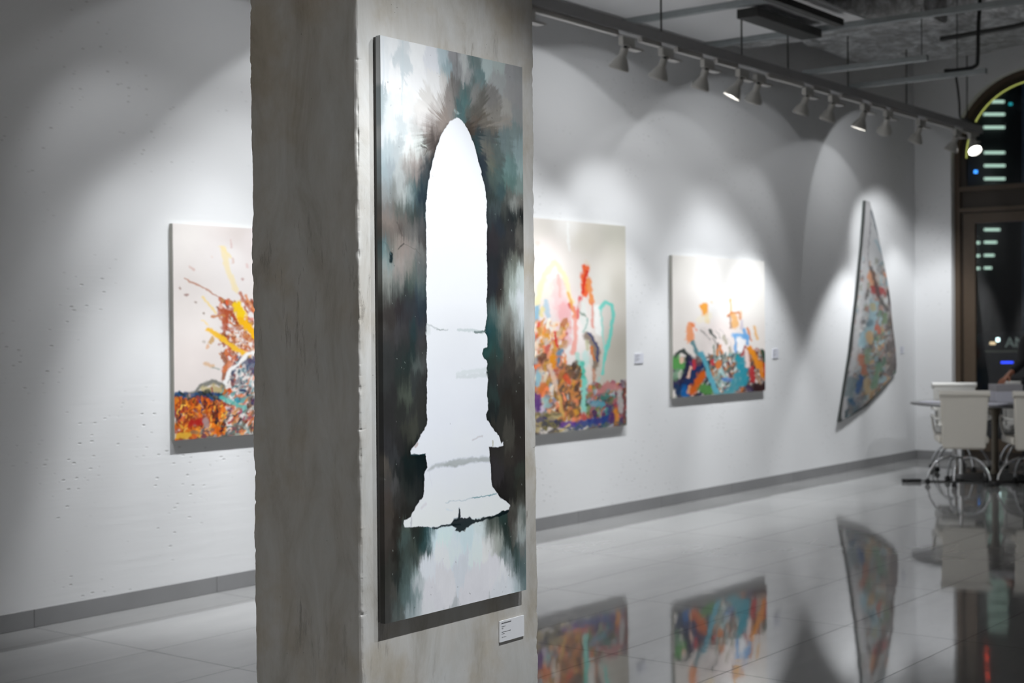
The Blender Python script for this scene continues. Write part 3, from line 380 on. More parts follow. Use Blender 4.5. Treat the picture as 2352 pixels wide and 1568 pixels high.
ART_4=([(62,6,195,196,198),(66,113,205,205,206),(52,248,200,204,206),(34,380,180,175,172),(8,488,120,125,130),(88,111,200,202,205),(115,246,175,170,168),(124,362,150,140,136),(69,450,170,175,165)],
[('c',2,141,132,526,260,17.4,7.8,70,[(190,190,188),(150,185,195),(200,170,150),(170,175,150),(140,130,128),(205,205,205),(180,130,110)]),('c',48,266,133,470,150,14.8,6.5,60,[(190,110,80),(110,160,130),(205,195,185),(100,90,90),(150,190,200),(220,170,100),(130,115,110)]),('c',115,200,138,414,60,17.4,6.9,80,[(120,105,102),(140,128,124),(160,150,150)]),('c',-3,404,51,528,70,17.4,6.9,50,[(90,110,120),(120,130,140),(60,90,100),(130,125,130),(150,150,150)]),('s',[(66,5),(63,113),(55,212),(41,310),(26,406),(4,509)],9.5,(205,202,204),0.8),('s',[(71,22),(66,158)],2.2,(120,120,125),0.7),('s',[(75,22),(82,52),(91,76)],6.1,(108,122,132),0.8),('s',[(84,93),(100,119)],6.1,(150,185,200),0.7),('s',[(72,171),(79,197)],14.8,(226,142,72),0.9),('s',[(105,169),(107,173)],6.9,(225,140,80),0.9),('s',[(83,209),(95,213)],19.1,(188,50,46),0.95),('s',[(72,157),(92,229),(110,256)],7.8,(85,78,78),0.8),('s',[(112,210),(117,242)],6.9,(80,70,68),0.8),('s',[(79,247),(74,292),(50,337)],18.2,(150,200,215),0.8),('s',[(76,247),(77,256)],10.4,(200,185,120),0.8),('s',[(85,299),(90,308)],10.4,(216,100,58),0.9),('s',[(65,292),(72,288)],11.3,(100,135,150),0.8),('s',[(67,315),(69,333)],13.0,(228,178,100),0.85),('s',[(106,270),(107,288)],9.5,(130,165,115),0.8),('s',[(48,368),(56,404)],13.0,(205,110,60),0.85),('s',[(63,355),(61,382)],11.3,(150,180,140),0.8),('s',[(49,419),(39,451)],9.5,(18,88,150),0.9),('s',[(25,468),(29,477)],11.3,(10,90,130),0.8),('s',[(62,427),(66,454)],13.0,(212,178,120),0.85),('s',[(89,393),(78,442)],12.1,(108,165,130),0.85),('s',[(26,424),(21,450)],17.4,(110,135,140),0.8),('s',[(0,504),(2,515)],5.2,(10,50,60),0.9)])

# ================================================================== THE ROOM
WY, EX = 6.4615, 15.854            # long wall plane, end wall plane
HZ = 4.70
X_MIN, Y_MIN = -5.0, -6.0
fl = MB(); fl.add([(X_MIN, Y_MIN, 0), (EX, Y_MIN, 0), (EX, WY, 0), (X_MIN, WY, 0)], [(0, 1, 2, 3)]); fl.box((X_MIN, Y_MIN, -.15), (EX+.4, WY+.3, -.002))
struct(fl, 'floor', M['floor'])
struct(MB().box((X_MIN-.3, Y_MIN-.3, HZ), (EX+.4, WY+.3, HZ+.2)), 'ceiling', M['ceil'])
struct(MB().box((X_MIN-.3, WY, 0), (EX+.4, WY+.3, HZ)), 'wall_left', M['wall'])
struct(MB().box((X_MIN-.3, Y_MIN-.3, 0), (EX+.4, Y_MIN, HZ)), 'wall_right', M['wall'])
struct(MB().box((X_MIN-.3, Y_MIN, 0), (X_MIN, WY, HZ)), 'wall_front', M['wall'])
# end wall with an arched opening
WYA, WYB, ZS, RA = 4.20, 6.04, 3.36, .92; YC = (WYA+WYB)/2
arc = [(YC+RA*math.cos(a), ZS+RA*math.sin(a)) for a in np.linspace(0, math.pi, 33)]
w = MB(); fnE = lambda u, v, d: (d, u, v); TH = .35
w.prism([(WYB, 0), (WY, 0), (WY, ZS), (WYB, ZS)], fnE, EX, EX+TH)
w.prism([(Y_MIN, 0), (WYA, 0), (WYA, ZS), (Y_MIN, ZS)], fnE, EX, EX+TH)
for i in range(32):
    a, b = arc[i], arc[i+1]; w.prism([a, (a[0], HZ), (b[0], HZ), b], fnE, EX, EX+TH)
w.prism([(WYB, ZS), (WY, ZS), (WY, HZ), (WYB, HZ)], fnE, EX, EX+TH)
w.prism([(Y_MIN, ZS), (WYA, ZS), (WYA, HZ), (Y_MIN, HZ)], fnE, EX, EX+TH)
struct(w, 'wall_back', M['wall'])
# skirting, in tile lengths with real joints
sk = MB(); x = TX0-7*TX
while x < EX:
    x2 = min(x+TX-.003, EX-.001)
    if x2 > X_MIN: sk.box((max(x, X_MIN), WY-.011, 0.001), (x2, WY, .093), .0012)
    x += TX
struct(sk, 'baseboard_left', M['skirting'])
sb = MB(); y = WY-.012
while y > WYB+.02:
    y2 = max(y-TX+.003, WYB); sb.box((EX-.011, y2, .001), (EX, y, .093), .0012); y = y2-.003
y = WYA
while y > Y_MIN+.1:
    y2 = max(y-TX+.003, Y_MIN); sb.box((EX-.011, y2, .001), (EX, y, .093), .0012); y = y2-.003
struct(sb, 'baseboard_back', M['skirting'])

# ------------------------------------------------------------------ concrete column, arrises slightly chipped
CX0, CX1, CY0, CY1 = 2.758, 3.522, 2.627, 3.034
def column():
    n = 1100; zs = np.linspace(0, HZ-.001, n); r = .006; vs = []; fs = []
    cs = [(CX1, CY0, -1, 1), (CX1, CY1, 0, 1), (CX0, CY1, 1, 1), (CX0, CY0, 2, 1)]
    ring = []
    for (cx, cy, q, _) in cs:
        ix = cx-r if cx == CX1 else cx+r; iy = cy-r if cy == CY1 else cy+r
        a0 = {(CX1, CY0): -90, (CX1, CY1): 0, (CX0, CY1): 90, (CX0, CY0): 180}[(cx, cy)]
        for k in range(5):
            a = math.radians(a0+22.5*k); ring.append((ix+r*math.cos(a), iy+r*math.sin(a), math.cos(math.radians(a0+45)), math.sin(math.radians(a0+45)), 1-abs(k-2)/3))
        nx_, ny_ = {(CX1, CY0): (CX1, CY1), (CX1, CY1): (CX0, CY1), (CX0, CY1): (CX0, CY0), (CX0, CY0): (CX1, CY0)}[(cx, cy)]
        for t in (.03, .5, .97): ring.append((cx+(nx_-cx)*t, cy+(ny_-cy)*t, 0, 0, 0))
    m = len(ring)
    disp = [noise2(n, 4, 40, 4, 90+c, 6, .75)[:, 0] for c in range(4)]
    chips = []
    for c in range(4):
        d = (disp[c]-.5)*.012
        rr = np.random.default_rng(200+c)
        for z0 in rr.uniform(.4, 4.5, 36):
            d -= rr.uniform(.001, .005)*np.exp(-((zs-z0)/rr.uniform(.003, .012))**2)
        chips.append(d)
    big = [(noise2(n, 4, 160, 4, 190+c, 3)[:, 0]-.5)*.004 for c in range(4)]
    for i, z in enumerate(zs):
        for j, (x, y, dx, dy, wt) in enumerate(ring):
            c = j//8; d = chips[c][i]*wt+big[c][i]*(1 if wt else 0); vs.append((x+dx*d, y+dy*d, z))
    for i in range(n-1):
        for j in range(m):
            k = (j+1) % m; fs.append((i*m+j, i*m+k, (i+1)*m+k, (i+1)*m+j))
    fs.append(tuple(range(m-1, -1, -1))); fs.append(tuple((n-1)*m+k for k in range(m)))
    mb = MB(); mb.v = vs; mb.f = fs
    return mb.build('concrete_column', M['concrete'], smooth=False)
tag(column(), 'wide rectangular grey concrete column in the foreground with a tall painting hung on it', 'column')

# ------------------------------------------------------------------ tall painting on the column
def main_painting():
    w, h = .6135, 1.542; cell = 1.75
    W = int(w*1000/cell)+1; H = int(h*1000/cell)+1
    X, Y = np.meshgrid(np.linspace(0, w*1000, W), np.linspace(0, h*1000, H))
    nA = noise2(H, W, 60, 26, 1, 6, .72); nB = noise2(H, W, 60, 26, 2, 6, .72)
    # brushed streaks: the paint fans out from the tip above, runs vertically lower down
    tx, ty = 300., 225.
    ang = np.arctan2(X-tx, ty-Y+1e-3); rad = np.hypot(X-tx, Y-ty)+1e-3
    r5 = np.random.default_rng(5); g = np.convolve(r5.random(900), np.ones(5)/5, 'same')*.9+np.convolve(r5.random(900), np.ones(31)/31, 'same')*1.6-.85
    a = (ang+math.pi)/(2*math.pi)*899; ia = np.clip(a.astype(int), 0, 898); fan = g[ia]*(1-(a-ia))+g[ia+1]*(a-ia)
    fan = fan+(noise2(H, W, 40, 40, 13, 3)-.5)*.5
    fw = np.clip(1.15-Y/430, 0, 1)*np.clip(rad/70, 0, 1)*np.clip(1.25-rad/330, 0, 1)
    st = noise2(H, W, 120, 5, 11, 5, .7); fine = noise2(H, W, 5, 4, 12, 3, .6); blot = noise2(H, W, 34, 22, 14, 5, .7)
    dr = (fan-.4)*85*fw
    Xs = X+(nA-.5)*46+(X-tx)/rad*dr; Ys = Y+(nB-.5)*60+(Y-ty)/rad*dr+(st-.5)*70*(1-fw)
    img = field(MAIN_FIELD, Xs, Ys, ysc=.8, sig=12.)
    gy = img.mean(-1, keepdims=True); img = gy+(img-gy)*.80
    k = 1+(fan-.4)*.12*fw+(st-.5)*.22*(1-.6*fw)+(fine-.5)*.10+(blot-.5)*.30
    lum = img.mean(-1); k = 1+(k-1)*np.clip(1.25-2.0*lum, .22, 1)
    img = img*k[..., None]
    # painted tonality is measured under the falling light of the lamps: take that light out again
    v = Y/(h*1000); L = np.interp(v, LV[0], LV[1])
    mc = lambda c: s2l(c)
    wob = noise2(H, W, 14, 9, 21, 3)
    Xw = X+(noise2(H, W, 7, 7, 22, 3)-.5)*7; Yw = Y+(noise2(H, W, 7, 7, 23, 3)-.5)*7
    m = poly_mask(Xw, Yw, MAIN_SIL, 2.2)
    halo = poly_mask(Xw, Yw, MAIN_SIL, 26.)
    dk = np.clip(1-(halo-.0)*.9, .35, 1); zone = (m < .5) & (Y > 200) & (Y < 1290)
    img = np.where(zone[..., None], img*(1-.35*np.clip(halo*2, 0, 1))[..., None], img)
    white = np.stack([np.interp(v, [0, .45, .6, .75, .85, 1], q) for q in ([242, 243, 220, 206, 204, 192], [245, 245, 223, 209, 207, 193], [250, 249, 229, 217, 213, 198])], -1)
    white = s2l(white)*(1+(noise2(H, W, 90, 60, 31, 4)-.5)*.05)[..., None]
    img = img*(1-m[..., None])+white*m[..., None]
    b = poly_mask(Xw, Yw, MAIN_BAND, 7.)*(.45+.5*noise2(H, W, 12, 30, 33, 3)); img = img*(1-b[..., None])+s2l([140, 146, 144])*b[..., None]
    for pts, wd, col, al in MAIN_STROKES: stroke(img, Xw, Yw, pts, wd, s2l(col), al, cell, wob, .7)
    b = poly_mask(Xw+(wob-.5)*8, Yw+(wob-.5)*8, MAIN_BLOT, 3.)*.97; img = img*(1-b[..., None])+s2l([6, 20, 24])*b[..., None]
    r = np.random.default_rng(77)
    for q in range(130):
        x = r.uniform(0, 613); y = r.uniform(0, 1540); lum = img[min(H-1, int(y/cell)), min(W-1, int(x/cell))].mean()
        if m[min(H-1, int(y/cell)), min(W-1, int(x/cell))] > .5 and r.random() < .8: continue
        c = [20, 25, 25] if lum > .18 and r.random() < .8 else [180, 190, 185]
        stroke(img, X, Y, [(x, y), (x+r.uniform(-3, 3), y+r.uniform(-3, 3))], r.uniform(1.2, 3.0), s2l(c), r.uniform(.3, .7)*(1 if c[0] < 100 else .6), cell)
    alb = img/L[..., None]
    root = empty('tall_painting', (2.817, 2.6, .728), label='tall narrow painting of a white pointed tower on dark smoke, hung on the column', cat='painting')
    paint_grid('painted_canvas', np.clip(alb, .004, .90), lambda U, V: (U*w, U*0, h-V*h), M['art_main'], root)
    # canvas wrapped round a stretcher, its side carries the edge colours
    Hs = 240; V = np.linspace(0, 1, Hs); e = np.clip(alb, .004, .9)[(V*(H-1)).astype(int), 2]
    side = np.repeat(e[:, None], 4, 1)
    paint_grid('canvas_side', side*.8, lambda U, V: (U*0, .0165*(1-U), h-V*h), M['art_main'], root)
    MB().box((.0005, .0005, .0005), (w-.0005, .0165, h-.0005)).build('stretcher', M['canvasside'], root)
    MB().box((.002, .0165, .002), (w-.002, .0262, h-.002)).build('back_frame', M['canvasdark'], root)
LV = ([0, .12, .3, .5, .6, .7, .8, .9, 1], [1.45, 1.36, 1.22, 1.08, .90, .79, .72, .66, .61])
M['art_main'] = art_mat('oil_and_smoke_paint', .42, .18); M['art_bg'] = art_mat('thick_colour_paint', .55, .3)
main_painting()

def wall_painting(name, data, X0, X1, Z0, Z1, kx, kz, seed, label, edge):
    w, h = X1-X0, Z1-Z0
    root = empty(name, (X0, WY-.030, Z0), label=label, cat='painting')
    img = art(data, w*kx, h*kz, 1.25, seed)
    paint_grid('painted_canvas', img, lambda U, V: (U*w, U*0, h-V*h), M['art_bg'], root)
    MB().box((.0004, .0004, .0004), (w-.0004, .029, h-.0004)).build('stretcher', edge, root)
wall_painting('wide_painting', ART_1, 5.263, 6.903, .893, 2.10, 311, 411, 41, 'colourful painting with an orange and yellow burst, on the white wall left of the column', M['raw'])
wall_painting('large_painting', ART_2, 8.0, 9.842, .716, 2.316, 175, 290, 51, 'large painting with red flame and turquoise outline, on the wall just right of the column', M['raw'])
wall_painting('wide_painting', ART_3, 10.557, 12.2, .904, 2.11, 129, 269, 61, 'smaller painting with flower-like orange and blue strokes on cream, left of the sail-shaped piece', M['raw'])

# sail shaped piece
def sail():
    pts = [(14.455, 2.82), (14.56, 2.815), (14.61, 2.73), (14.80, 2.42), (14.93, 2.17), (15.10, 1.72), (15.20, 1.28), (15.24, 1.07), (15.232, .985), (14.95, .84), (14.48, .655), (14.10, .575), (13.80, .525), (13.84, .62), (14.09, 1.27), (14.235, 1.765), (14.375, 2.36)]
    L = [(13.80, .525), (14.09, 1.27), (14.235, 1.765), (14.375, 2.36), (14.455, 2.82)]
    R = [(15.232, .985), (15.24, 1.07), (15.20, 1.28), (15.10, 1.72), (14.93, 2.17), (14.80, 2.42), (14.61, 2.73), (14.56, 2.815)]
    root = empty('sail_painting', (0, WY-.034, 0), label='sail-shaped pointed canvas with mottled colours, hung near the far corner of the room', cat='painting')
    H, W = 300, 110
    img0 = art(ART_4, 1.46*92, 2.30*225, 1.0, 71, .66); h0, w0 = img0.shape[:2]
    def pos(U, V):
        # left border curve and right border curve run from bottom to top
        def along(P, t):
            P = np.array(P); s = np.r_[0, np.cumsum(np.hypot(*np.diff(P, axis=0).T))]; s /= s[-1]
            return np.interp(t, s, P[:, 0]), np.interp(t, s, P[:, 1])
        t = 1-V; lx, lz = along(L, t); rx, rz = along(R, t)
        x = lx+(rx-lx)*U; z = lz+(rz-lz)*U-.05*np.sin(U*math.pi)*np.clip(1-t*6, 0, 1)
        return x, z
    U, V = np.meshgrid(np.linspace(0, 1, W), np.linspace(0, 1, H)); x, z = pos(U, V)
    iy = np.clip(((2.82-z)*225).astype(int), 0, h0-1); ix = np.clip(((x-13.79)*92).astype(int), 0, w0-1)
    paint_grid('painted_canvas', img0[iy, ix], lambda U, V: (x, x*0-.0+.004*np.sin(z*9), z), M['art_bg'], root)
    b = MB(); b.prism([(p[0], p[1]) for p in pts], lambda u, v, d: (u, d, v), .008, .033); b.build('stretcher', M['darkedge'], root)
    MB().tube([(p[0]-.006, .004, p[1]) for p in L], .006, 8).build('edge_cord', M['canvasdark'], root)
sail()

# ------------------------------------------------------------------ placards
def text_mesh(body, size, mat, parent, x, z, y, bold=0):
    cu = bpy.data.curves.new('txt', 'FONT'); cu.body = body; cu.size = size; cu.offset = bold; cu.extrude = .0001; cu.resolution_u = 3
    t = bpy.data.objects.new('txt', cu); C.objects.link(t); dg = bpy.context.evaluated_depsgraph_get()
    me = bpy.data.meshes.new_from_object(t.evaluated_get(dg)); bpy.data.objects.remove(t)
    me.materials.clear(); me.materials.append(mat); o = bpy.data.objects.new('printed_text', me); C.objects.link(o)
    o.parent = parent; o.location = (x, y, z); o.rotation_euler = (math.pi/2, 0, 0)
    return o
pl = empty('placard', (3.3305, CY0-.0055, .5865), label='small white printed card on the column below the tall painting', cat='placard')
MB().box((0, 0, 0), (.1165, .0045, .0615)).build('card', M['placard'], pl)
for body, size, z, bold in (('JEAN BOGHOSSIAN', .0052, .0525, .00016), ('MODUS 11', .0042, .0430, 0), ('2022', .0042, .0375, 0), ('Smoke and pigments in acrylic', .0036, .0275, .00004), ('on canvas', .0036, .0222, .00004), ('1,50 x 0,60 cm', .0036, .0120, .00004)):
    text_mesh(body, size, M['ink'], pl, .0075, z, -.0002, bold)
for X0, X1, Z0, Z1, lab in ((10.007, 10.135, 1.208, 1.289, 'small white card on the wall right of the turquoise outline painting'), (12.40, 12.515, 1.20, 1.29, 'small white card on the wall between the cream flower painting and the sail-shaped one'), (15.42, 15.51, 1.19, 1.268, 'small white card on the wall right of the sail-shaped piece')):
    p = empty('placard', (X0, WY-.006, Z0), label=lab, cat='placard')
    MB().box((0, 0, 0), (X1-X0, .0055, Z1-Z0)).build('card', M['plain'], p)
    for k, (a, ln) in enumerate(((.80, .5), (.62, .3), (.42, .45), (.28, .25))):
        MB().box((.01, -.0004, (Z1-Z0)*a), (.01+(X1-X0)*ln, 0, (Z1-Z0)*a+.003)).build('printed_line', M['ink'], p)

# ------------------------------------------------------------------ arched window
WX = EX+.12
win = empty('window_1', (WX, YC, 0), kind='structure')
FD = .05
def ringseg(mb, r0, r1, z0, d0, d1, n=32):
    a = np.linspace(0, math.pi, n+1)
    for i in range(n):
        P = [(r*math.cos(t), z0+r*math.sin(t)) for r, t in ((r0, a[i]), (r1, a[i]), (r1, a[i+1]), (r0, a[i+1]))]
        mb.prism(P, lambda u, v, d: (d, u, v), d0, d1)
f = MB(); ringseg(f, .86, .919, ZS-0, -.02, .07)
f.box((-.02, -.919, 0), (.07, -.86, ZS)); f.box((-.02, .86, 0), (.07, .919, ZS))
f.build('outer_frame', M['brown'], win)
f = MB(); ringseg(f, .795, .86, ZS, .01, .06); f.box((.01, .795, 3.04), (.06, .86, ZS)); f.box((.01, -.86, 3.04), (.06, -.795, ZS)); f.build('arched_sash', M['brownd'], win)
f = MB(); ringseg(f, .787, .795, ZS+.15*0, -.004, .02); f.build('arched_light_strip', emis('window_strip_light', L3(215, 225, 120), .55), win)
f = MB().box((-.03, -.86, 2.985), (.07, .86, 3.04)); f.build('transom_rail', M['brown'], win)
f = MB().box((.03, -.86, 2.80), (.07, .86, 2.985)); f.build('transom_panel', M['brownd'], win)
f = MB().box((-.03, -.86, 2.755), (.07, .86, 2.80)); f.build('head_rail', M['brown'], win)
f = MB()
f.box((.01, .70, .10), (.06, .83, 2.74)); f.box((.01, -.83, .10), (.06, -.70, 2.74)); f.box((.01, -.70, 2.63), (.06, .70, 2.74)); f.box((.01, -.70, .10), (.06, .70, .24)); f.box((.01, -.05, .24), (.06, .05, 2.63))
f.build('door_sash', M['brown'], win)
f = MB(); f.box((.02, .83, .02), (.05, .86, 2.75)); f.box((.02, -.86, .02), (.05, -.83, 2.75)); f.box((.02, -.83, 2.74), (.05, .83, 2.755)); f.box((.02, -.86, .001), (.05, .86, .10)); f.build('sash_gasket', M['brownd'], win)
gl = MB(); pts = [(.80, 3.03)]+[(.80*math.cos(a), ZS+.80*math.sin(a)) for a in np.linspace(0, math.pi, 25)]+[(-.80, 3.03)]
gl.add([(.035, u, v) for u, v in pts], [tuple(range(len(pts)))]); gl.build('upper_pane', M['glass'], win)
for y0, y1 in ((.05, .70), (-.70, -.05)):
    MB().add([(.035, y0, .24), (.035, y1, .24), (.035, y1, 2.63), (.035, y0, 2.63)], [(0, 1, 2, 3)]).build('lower_pane', M['glass'], win)

# ------------------------------------------------------------------ outside, at night
def far(px, py, t):
    "point t metres ahead seen at that direction"
    v = Vector((math.cos(YAW)*math.cos(PITCH), math.sin(YAW)*math.cos(PITCH), -math.sin(PITCH))); up = RD.cross(v)
    r = RD*math.cos(ROLL)-up*math.sin(ROLL); u = RD*math.sin(ROLL)+up*math.cos(ROLL)
    return Vector((0, 0, CAM_H))+(v+r*((px-1176)/F_PX)-u*((py-784)/F_PX))*t
tw = empty('office_tower', (0, 0, 0), label='distant dark tower with stacked white green lit windows seen through the arched window', cat='building')
face = math.atan2(VD.y, VD.x)
def farbox(name, px0, px1, py0, py1, t, mat, parent=None, depth=1.0):
    a = far(px0, py1, t); b = far(px1, py1, t); c = far(px1, py0, t); d = far(px0, py0, t); o = VD*depth
    m = MB(); m.add([a, b, c, d, a+o, b+o, c+o, d+o], [(0, 1, 2, 3), (5, 4, 7, 6), (0, 4, 5, 1), (3, 2, 6, 7), (1, 5, 6, 2), (0, 3, 7, 4)])
    return m.build(name, mat, parent)
farbox('tower_body', 2205, 2348, -60, 770, 301, M['facade'], tw, 20)
em_win = emis('lit_office_window', L3(205, 240, 222), 1.0)
for x0, x1, y in [(2259, 2310, 88), (2259, 2310, 117), (2259, 2310, 146), (2259, 2310, 175), (2259, 2310, 204), (2258, 2310, 233), (2258, 2311, 262), (2258, 2311, 292), (2259, 2311, 350), (2259, 2312, 380), (2259, 2312, 410), (2259, 2300, 527),
                  (2230, 2254, 557), (2259, 2293, 556), (2230, 2254, 587), (2259, 2287, 586), (2230, 2254, 616), (2259, 2281, 615)]:
    farbox('lit_window', x0+3, x1-3, y-2.6, y+2.6, 300, em_win, tw, .5)
for y in (22, -23): farbox('warning_light', 2256, 2260, y-2, y+2, 300, emis('red_beacon', (1, .06, .02, 1), 9), tw, .5)
farbox('blue_lamp', 2239, 2245, 391, 397, 299, emis('blue_lamp', (.05, .3, 1, 1), 3), tw, .5)
farbox('teal_lamp', 2319, 2325, 236, 241, 299, emis('teal_lamp', (.02, .35, .4, 1), 1.2), tw, .5)
st = MB().box((EX+.5, -20, -.30), (EX+330, 330, -.18)); tag(st.build('street', M['asphalt']), kind='structure')
sg = empty('lit_sign', far(2345, 785, 30), label='dim white lettered sign seen reversed through the lower window pane', cat='sign')
cu = bpy.data.curves.new('txt', 'FONT'); cu.body = 'LAMA'; cu.size = .30; cu.extrude = .01; cu.resolution_u = 3
tt = bpy.data.objects.new('txt', cu); C.objects.link(tt); me = bpy.data.meshes.new_from_object(tt.evaluated_get(bpy.context.evaluated_depsgraph_get())); bpy.data.objects.remove(tt)
me.materials.clear(); me.materials.append(emis('sign_letters', L3(150, 165, 160), .30)); o = bpy.data.objects.new('sign_letters', me); C.objects.link(o); o.parent = sg
o.rotation_euler = (math.pi/2, 0, face-math.pi/2); o.scale = (-1, 1, 1); o.location = RD*.45-Vector((0, 0, .11))
q = MB(); a = RD; q.add([a*-.75+Vector((0, 0, -.21)), a*.75+Vector((0, 0, -.21)), a*.75+Vector((0, 0, -.17)), a*-.75+Vector((0, 0, -.17))], [(0, 1, 2, 3)]); q.build('sign_bar', emis('sign_bar', L3(110, 115, 105), .18), sg)
car = empty('parked_car', far(2305, 800, 25), label='dark car outside with white headlight and a blue lit strip, low in the window', cat='car')
cb_ = MB(); cb_.tube([RD*-1.0+Vector((0, 0, -1.0)), RD*1.0+Vector((0, 0, -1.0))], .28, 12); cb_.build('car_body', M['plastic'], car)
def lampbox(name, px, py, w, h, col, s, parent, t=24.6):
    p = far(px, py, t)-parent.location
    MB().tube([p-RD*w/2, p+RD*w/2], h/2, 8).build(name, emis(name, col, s), parent)
lampbox('headlight', 2292, 780, .045, .07, (.75, 1, 1, 1), 3.0, car); lampbox('side_light', 2280, 788, .09, .05, (1, .75, .45, 1), 1.0, car)
lampbox('blue_light_strip', 2313, 832, .20, .035, (.02, .06, 1, 1), 2.2, car); lampbox('blue_light_strip', 2356, 832, .10, .035, (.02, .06, 1, 1), 2.2, car)

# ------------------------------------------------------------------ ceiling services
PZ = 3.96
for k, (xa, xb) in enumerate(((-2.4, 1.2), (1.22, 5.5), (5.52, 9.76), (9.82, 11.02))):
    lab = ['light grey suspended ceiling board over the near end', 'light grey suspended ceiling board second from the near end', 'long light grey suspended ceiling board above the start of the track', 'short light grey ceiling board between the two steel channels'][k]
    tag(MB().box((xa, 4.90, PZ), (xb, WY-.10, PZ+.02)).build('ceiling_board', M['panel']), lab, 'ceiling board', 'suspended ceiling boards along the wall')
for x, lab in ((9.79, 'nearer galvanised steel channel across the ceiling boards'), (11.06, 'farther galvanised steel channel at the end of the ceiling boards')):
    m = MB(); m.box((x-.03, 2.6, PZ-.045), (x+.03, WY-.02, PZ-.04)); m.box((x-.03, 2.6, PZ-.04), (x-.026, WY-.02, PZ)); m.box((x+.026, 2.6, PZ-.04), (x+.03, WY-.02, PZ))
    o = tag(m.build('steel_channel', M['galv']), lab, 'channel', 'steel channels under the ceiling')
    MB().tube([(x, 2.8, PZ-.042), (x, 2.8, HZ)], .005, 6).build('hanger_rod', M['dark'], o)
tag(MB().box((9.86, 5.24, PZ-.115), (10.95, 5.42, PZ-.0455), .004).build('service_box', M['dark']), 'long dark box beam fixed under the ceiling boards beside the track', 'beam')
tag(MB().box((8.6, 4.93, PZ-.10), (10.70, 5.0, PZ-.0455), .004).build('dark_beam', M['dark']), 'slim dark beam at the top edge right of the box beam', 'beam')
# foil wrapped ducts
def duct(name, x0, x1, z0, z1, y0, y1, seed, label, bulge=.04):
    n = 46; m = 28; vs = []; fs = []
    nn = noise2(n, m, 7, 5, seed, 4, .6)
    for i in range(n):
        y = y0+(y1-y0)*i/(n-1)
        for k in range(m):
            a = 2*math.pi*k/m; c, s = math.cos(a), math.sin(a); e = .45
            x = (x0+x1)/2+(x1-x0)/2*math.copysign(abs(c)**e, c); z = (z0+z1)/2+(z1-z0)/2*math.copysign(abs(s)**e, s)
            d = (nn[i, k]-.5)*bulge*2; vs.append((x+c*d, y, z+s*d))
    for i in range(n-1):
        for k in range(m): fs.append((i*m+k, i*m+(k+1) % m, (i+1)*m+(k+1) % m, (i+1)*m+k))
    fs += [tuple(range(m)), tuple((n-1)*m+k for k in range(m-1, -1, -1))]
    mb = MB(); mb.v = vs; mb.f = fs
    o = tag(mb.build(name, M['foil'], smooth=True), label, 'duct', 'foil wrapped ducts under the ceiling')
    for yy in (y0+.4, y1-.4):
        for xx in (x0+.12, x1-.12): MB().tube([(xx, yy, z1-.06), (xx, yy, HZ)], .005, 6).build('hanger_rod', M['dark'], o)
    return o
duct('foil_duct', 11.25, 11.75, 3.99, 4.25, 4.5, 6.3, 301, 'narrow foil-wrapped duct crossing just behind the ceiling boards', .03)
duct('foil_duct', 12.5, 14.3, 4.14, 4.60, 1.0, 6.2, 302, 'broad foil-wrapped duct sagging near the end wall', .09)
duct('foil_duct', 11.3, 11.95, 4.10, 4.50, .5, 4.05, 303, 'dark bulging foil-wrapped duct at the top right corner', .10)
tag(MB().tube([(13.05, 5.05, 4.13), (12.4, 4.2, 4.02), (12.0, 3.6, 3.98)], .025, 8).build('pipe', M['dark']), 'thin dark slanting pipe below the broad foil duct', 'pipe')

# lighting track hung from rods
TYY = 5.5; TZ1, TZ0 = 3.60, 3.525
m = MB(); m.box((2.0, TYY-.035, TZ0), (15.27, TYY+.035, TZ1), .003)
tag(m.build('track_carrier', M['tray']), 'long grey metal rail carrying the spotlights along the wall', 'rail')
trk = empty('lighting_track', (0, TYY, TZ0), label='white power track in lengths fixed under the long grey rail', cat='track')
for a, b in ((2.0, 7.05), (7.2, 8.33), (8.62, 8.88), (9.1, 9.46), (9.68, 10.0), (10.5, 11.12), (11.3, 11.62), (11.85, 12.28), (12.48, 12.80), (12.95, 13.55), (13.78, 14.5), (14.72, 15.2)):
    s_ = MB(); s_.box((a, -.018, -.034), (b, .018, -.004), .003); s_.box((a, -.012, -.004), (b, .012, 0)); s_.build('track_length', M['white'], trk)
for x in (3.9, 6.0, 8.9, 10.08, 10.86, 12.01, 13.31, 14.9):
    top = (4.13 if x == 13.31 else HZ) if x > 11.1 else PZ
    tag(MB().tube([(x, TYY, TZ1), (x, TYY, top)], .007, 8).build('hanger_rod', M['dark']), 'thin dark threaded rod holding the spotlight rail', 'rod', 'hanger rods of the spotlight rail')
for (x, y1, lab) in ((11.2, 4.45, 'short grey strut resting across the rail, the nearer of two'), (12.1, 4.30, 'long grey strut across the rail carrying the black cable')):
    m = MB(); m.box((x-.025, y1, TZ1+.001), (x+.025, TYY+.03, TZ1+.045), .002)
    tag(m.build('strut', M['galv']), lab, 'strut', 'steel struts lying over the rail')
for (x, y, lab) in ((11.2, 4.5, 'thin wire holding the outer end of the nearer strut'), (12.1, 4.55, 'thin rod near the outer end of the cable strut')):
    tag(MB().tube([(x, y, TZ1+.04), (x, y, 4.02 if x < 12 else HZ)], .004, 6).build('hanger_wire', M['dark']), lab, 'wire')
cab = [(12.05, 4.36, 4.69), (12.07, 4.34, 4.3), (12.08, 4.36, 4.0), (12.09, 4.37, 3.75), (12.1, 4.40, 3.672), (12.1, 4.55, 3.66), (12.1, 4.66, 3.665)]
tag(MB().tube(spline(cab, 8), .016, 10).build('power_cable', M['black']), 'thick black cable dropping from the ceiling onto the long strut', 'cable')
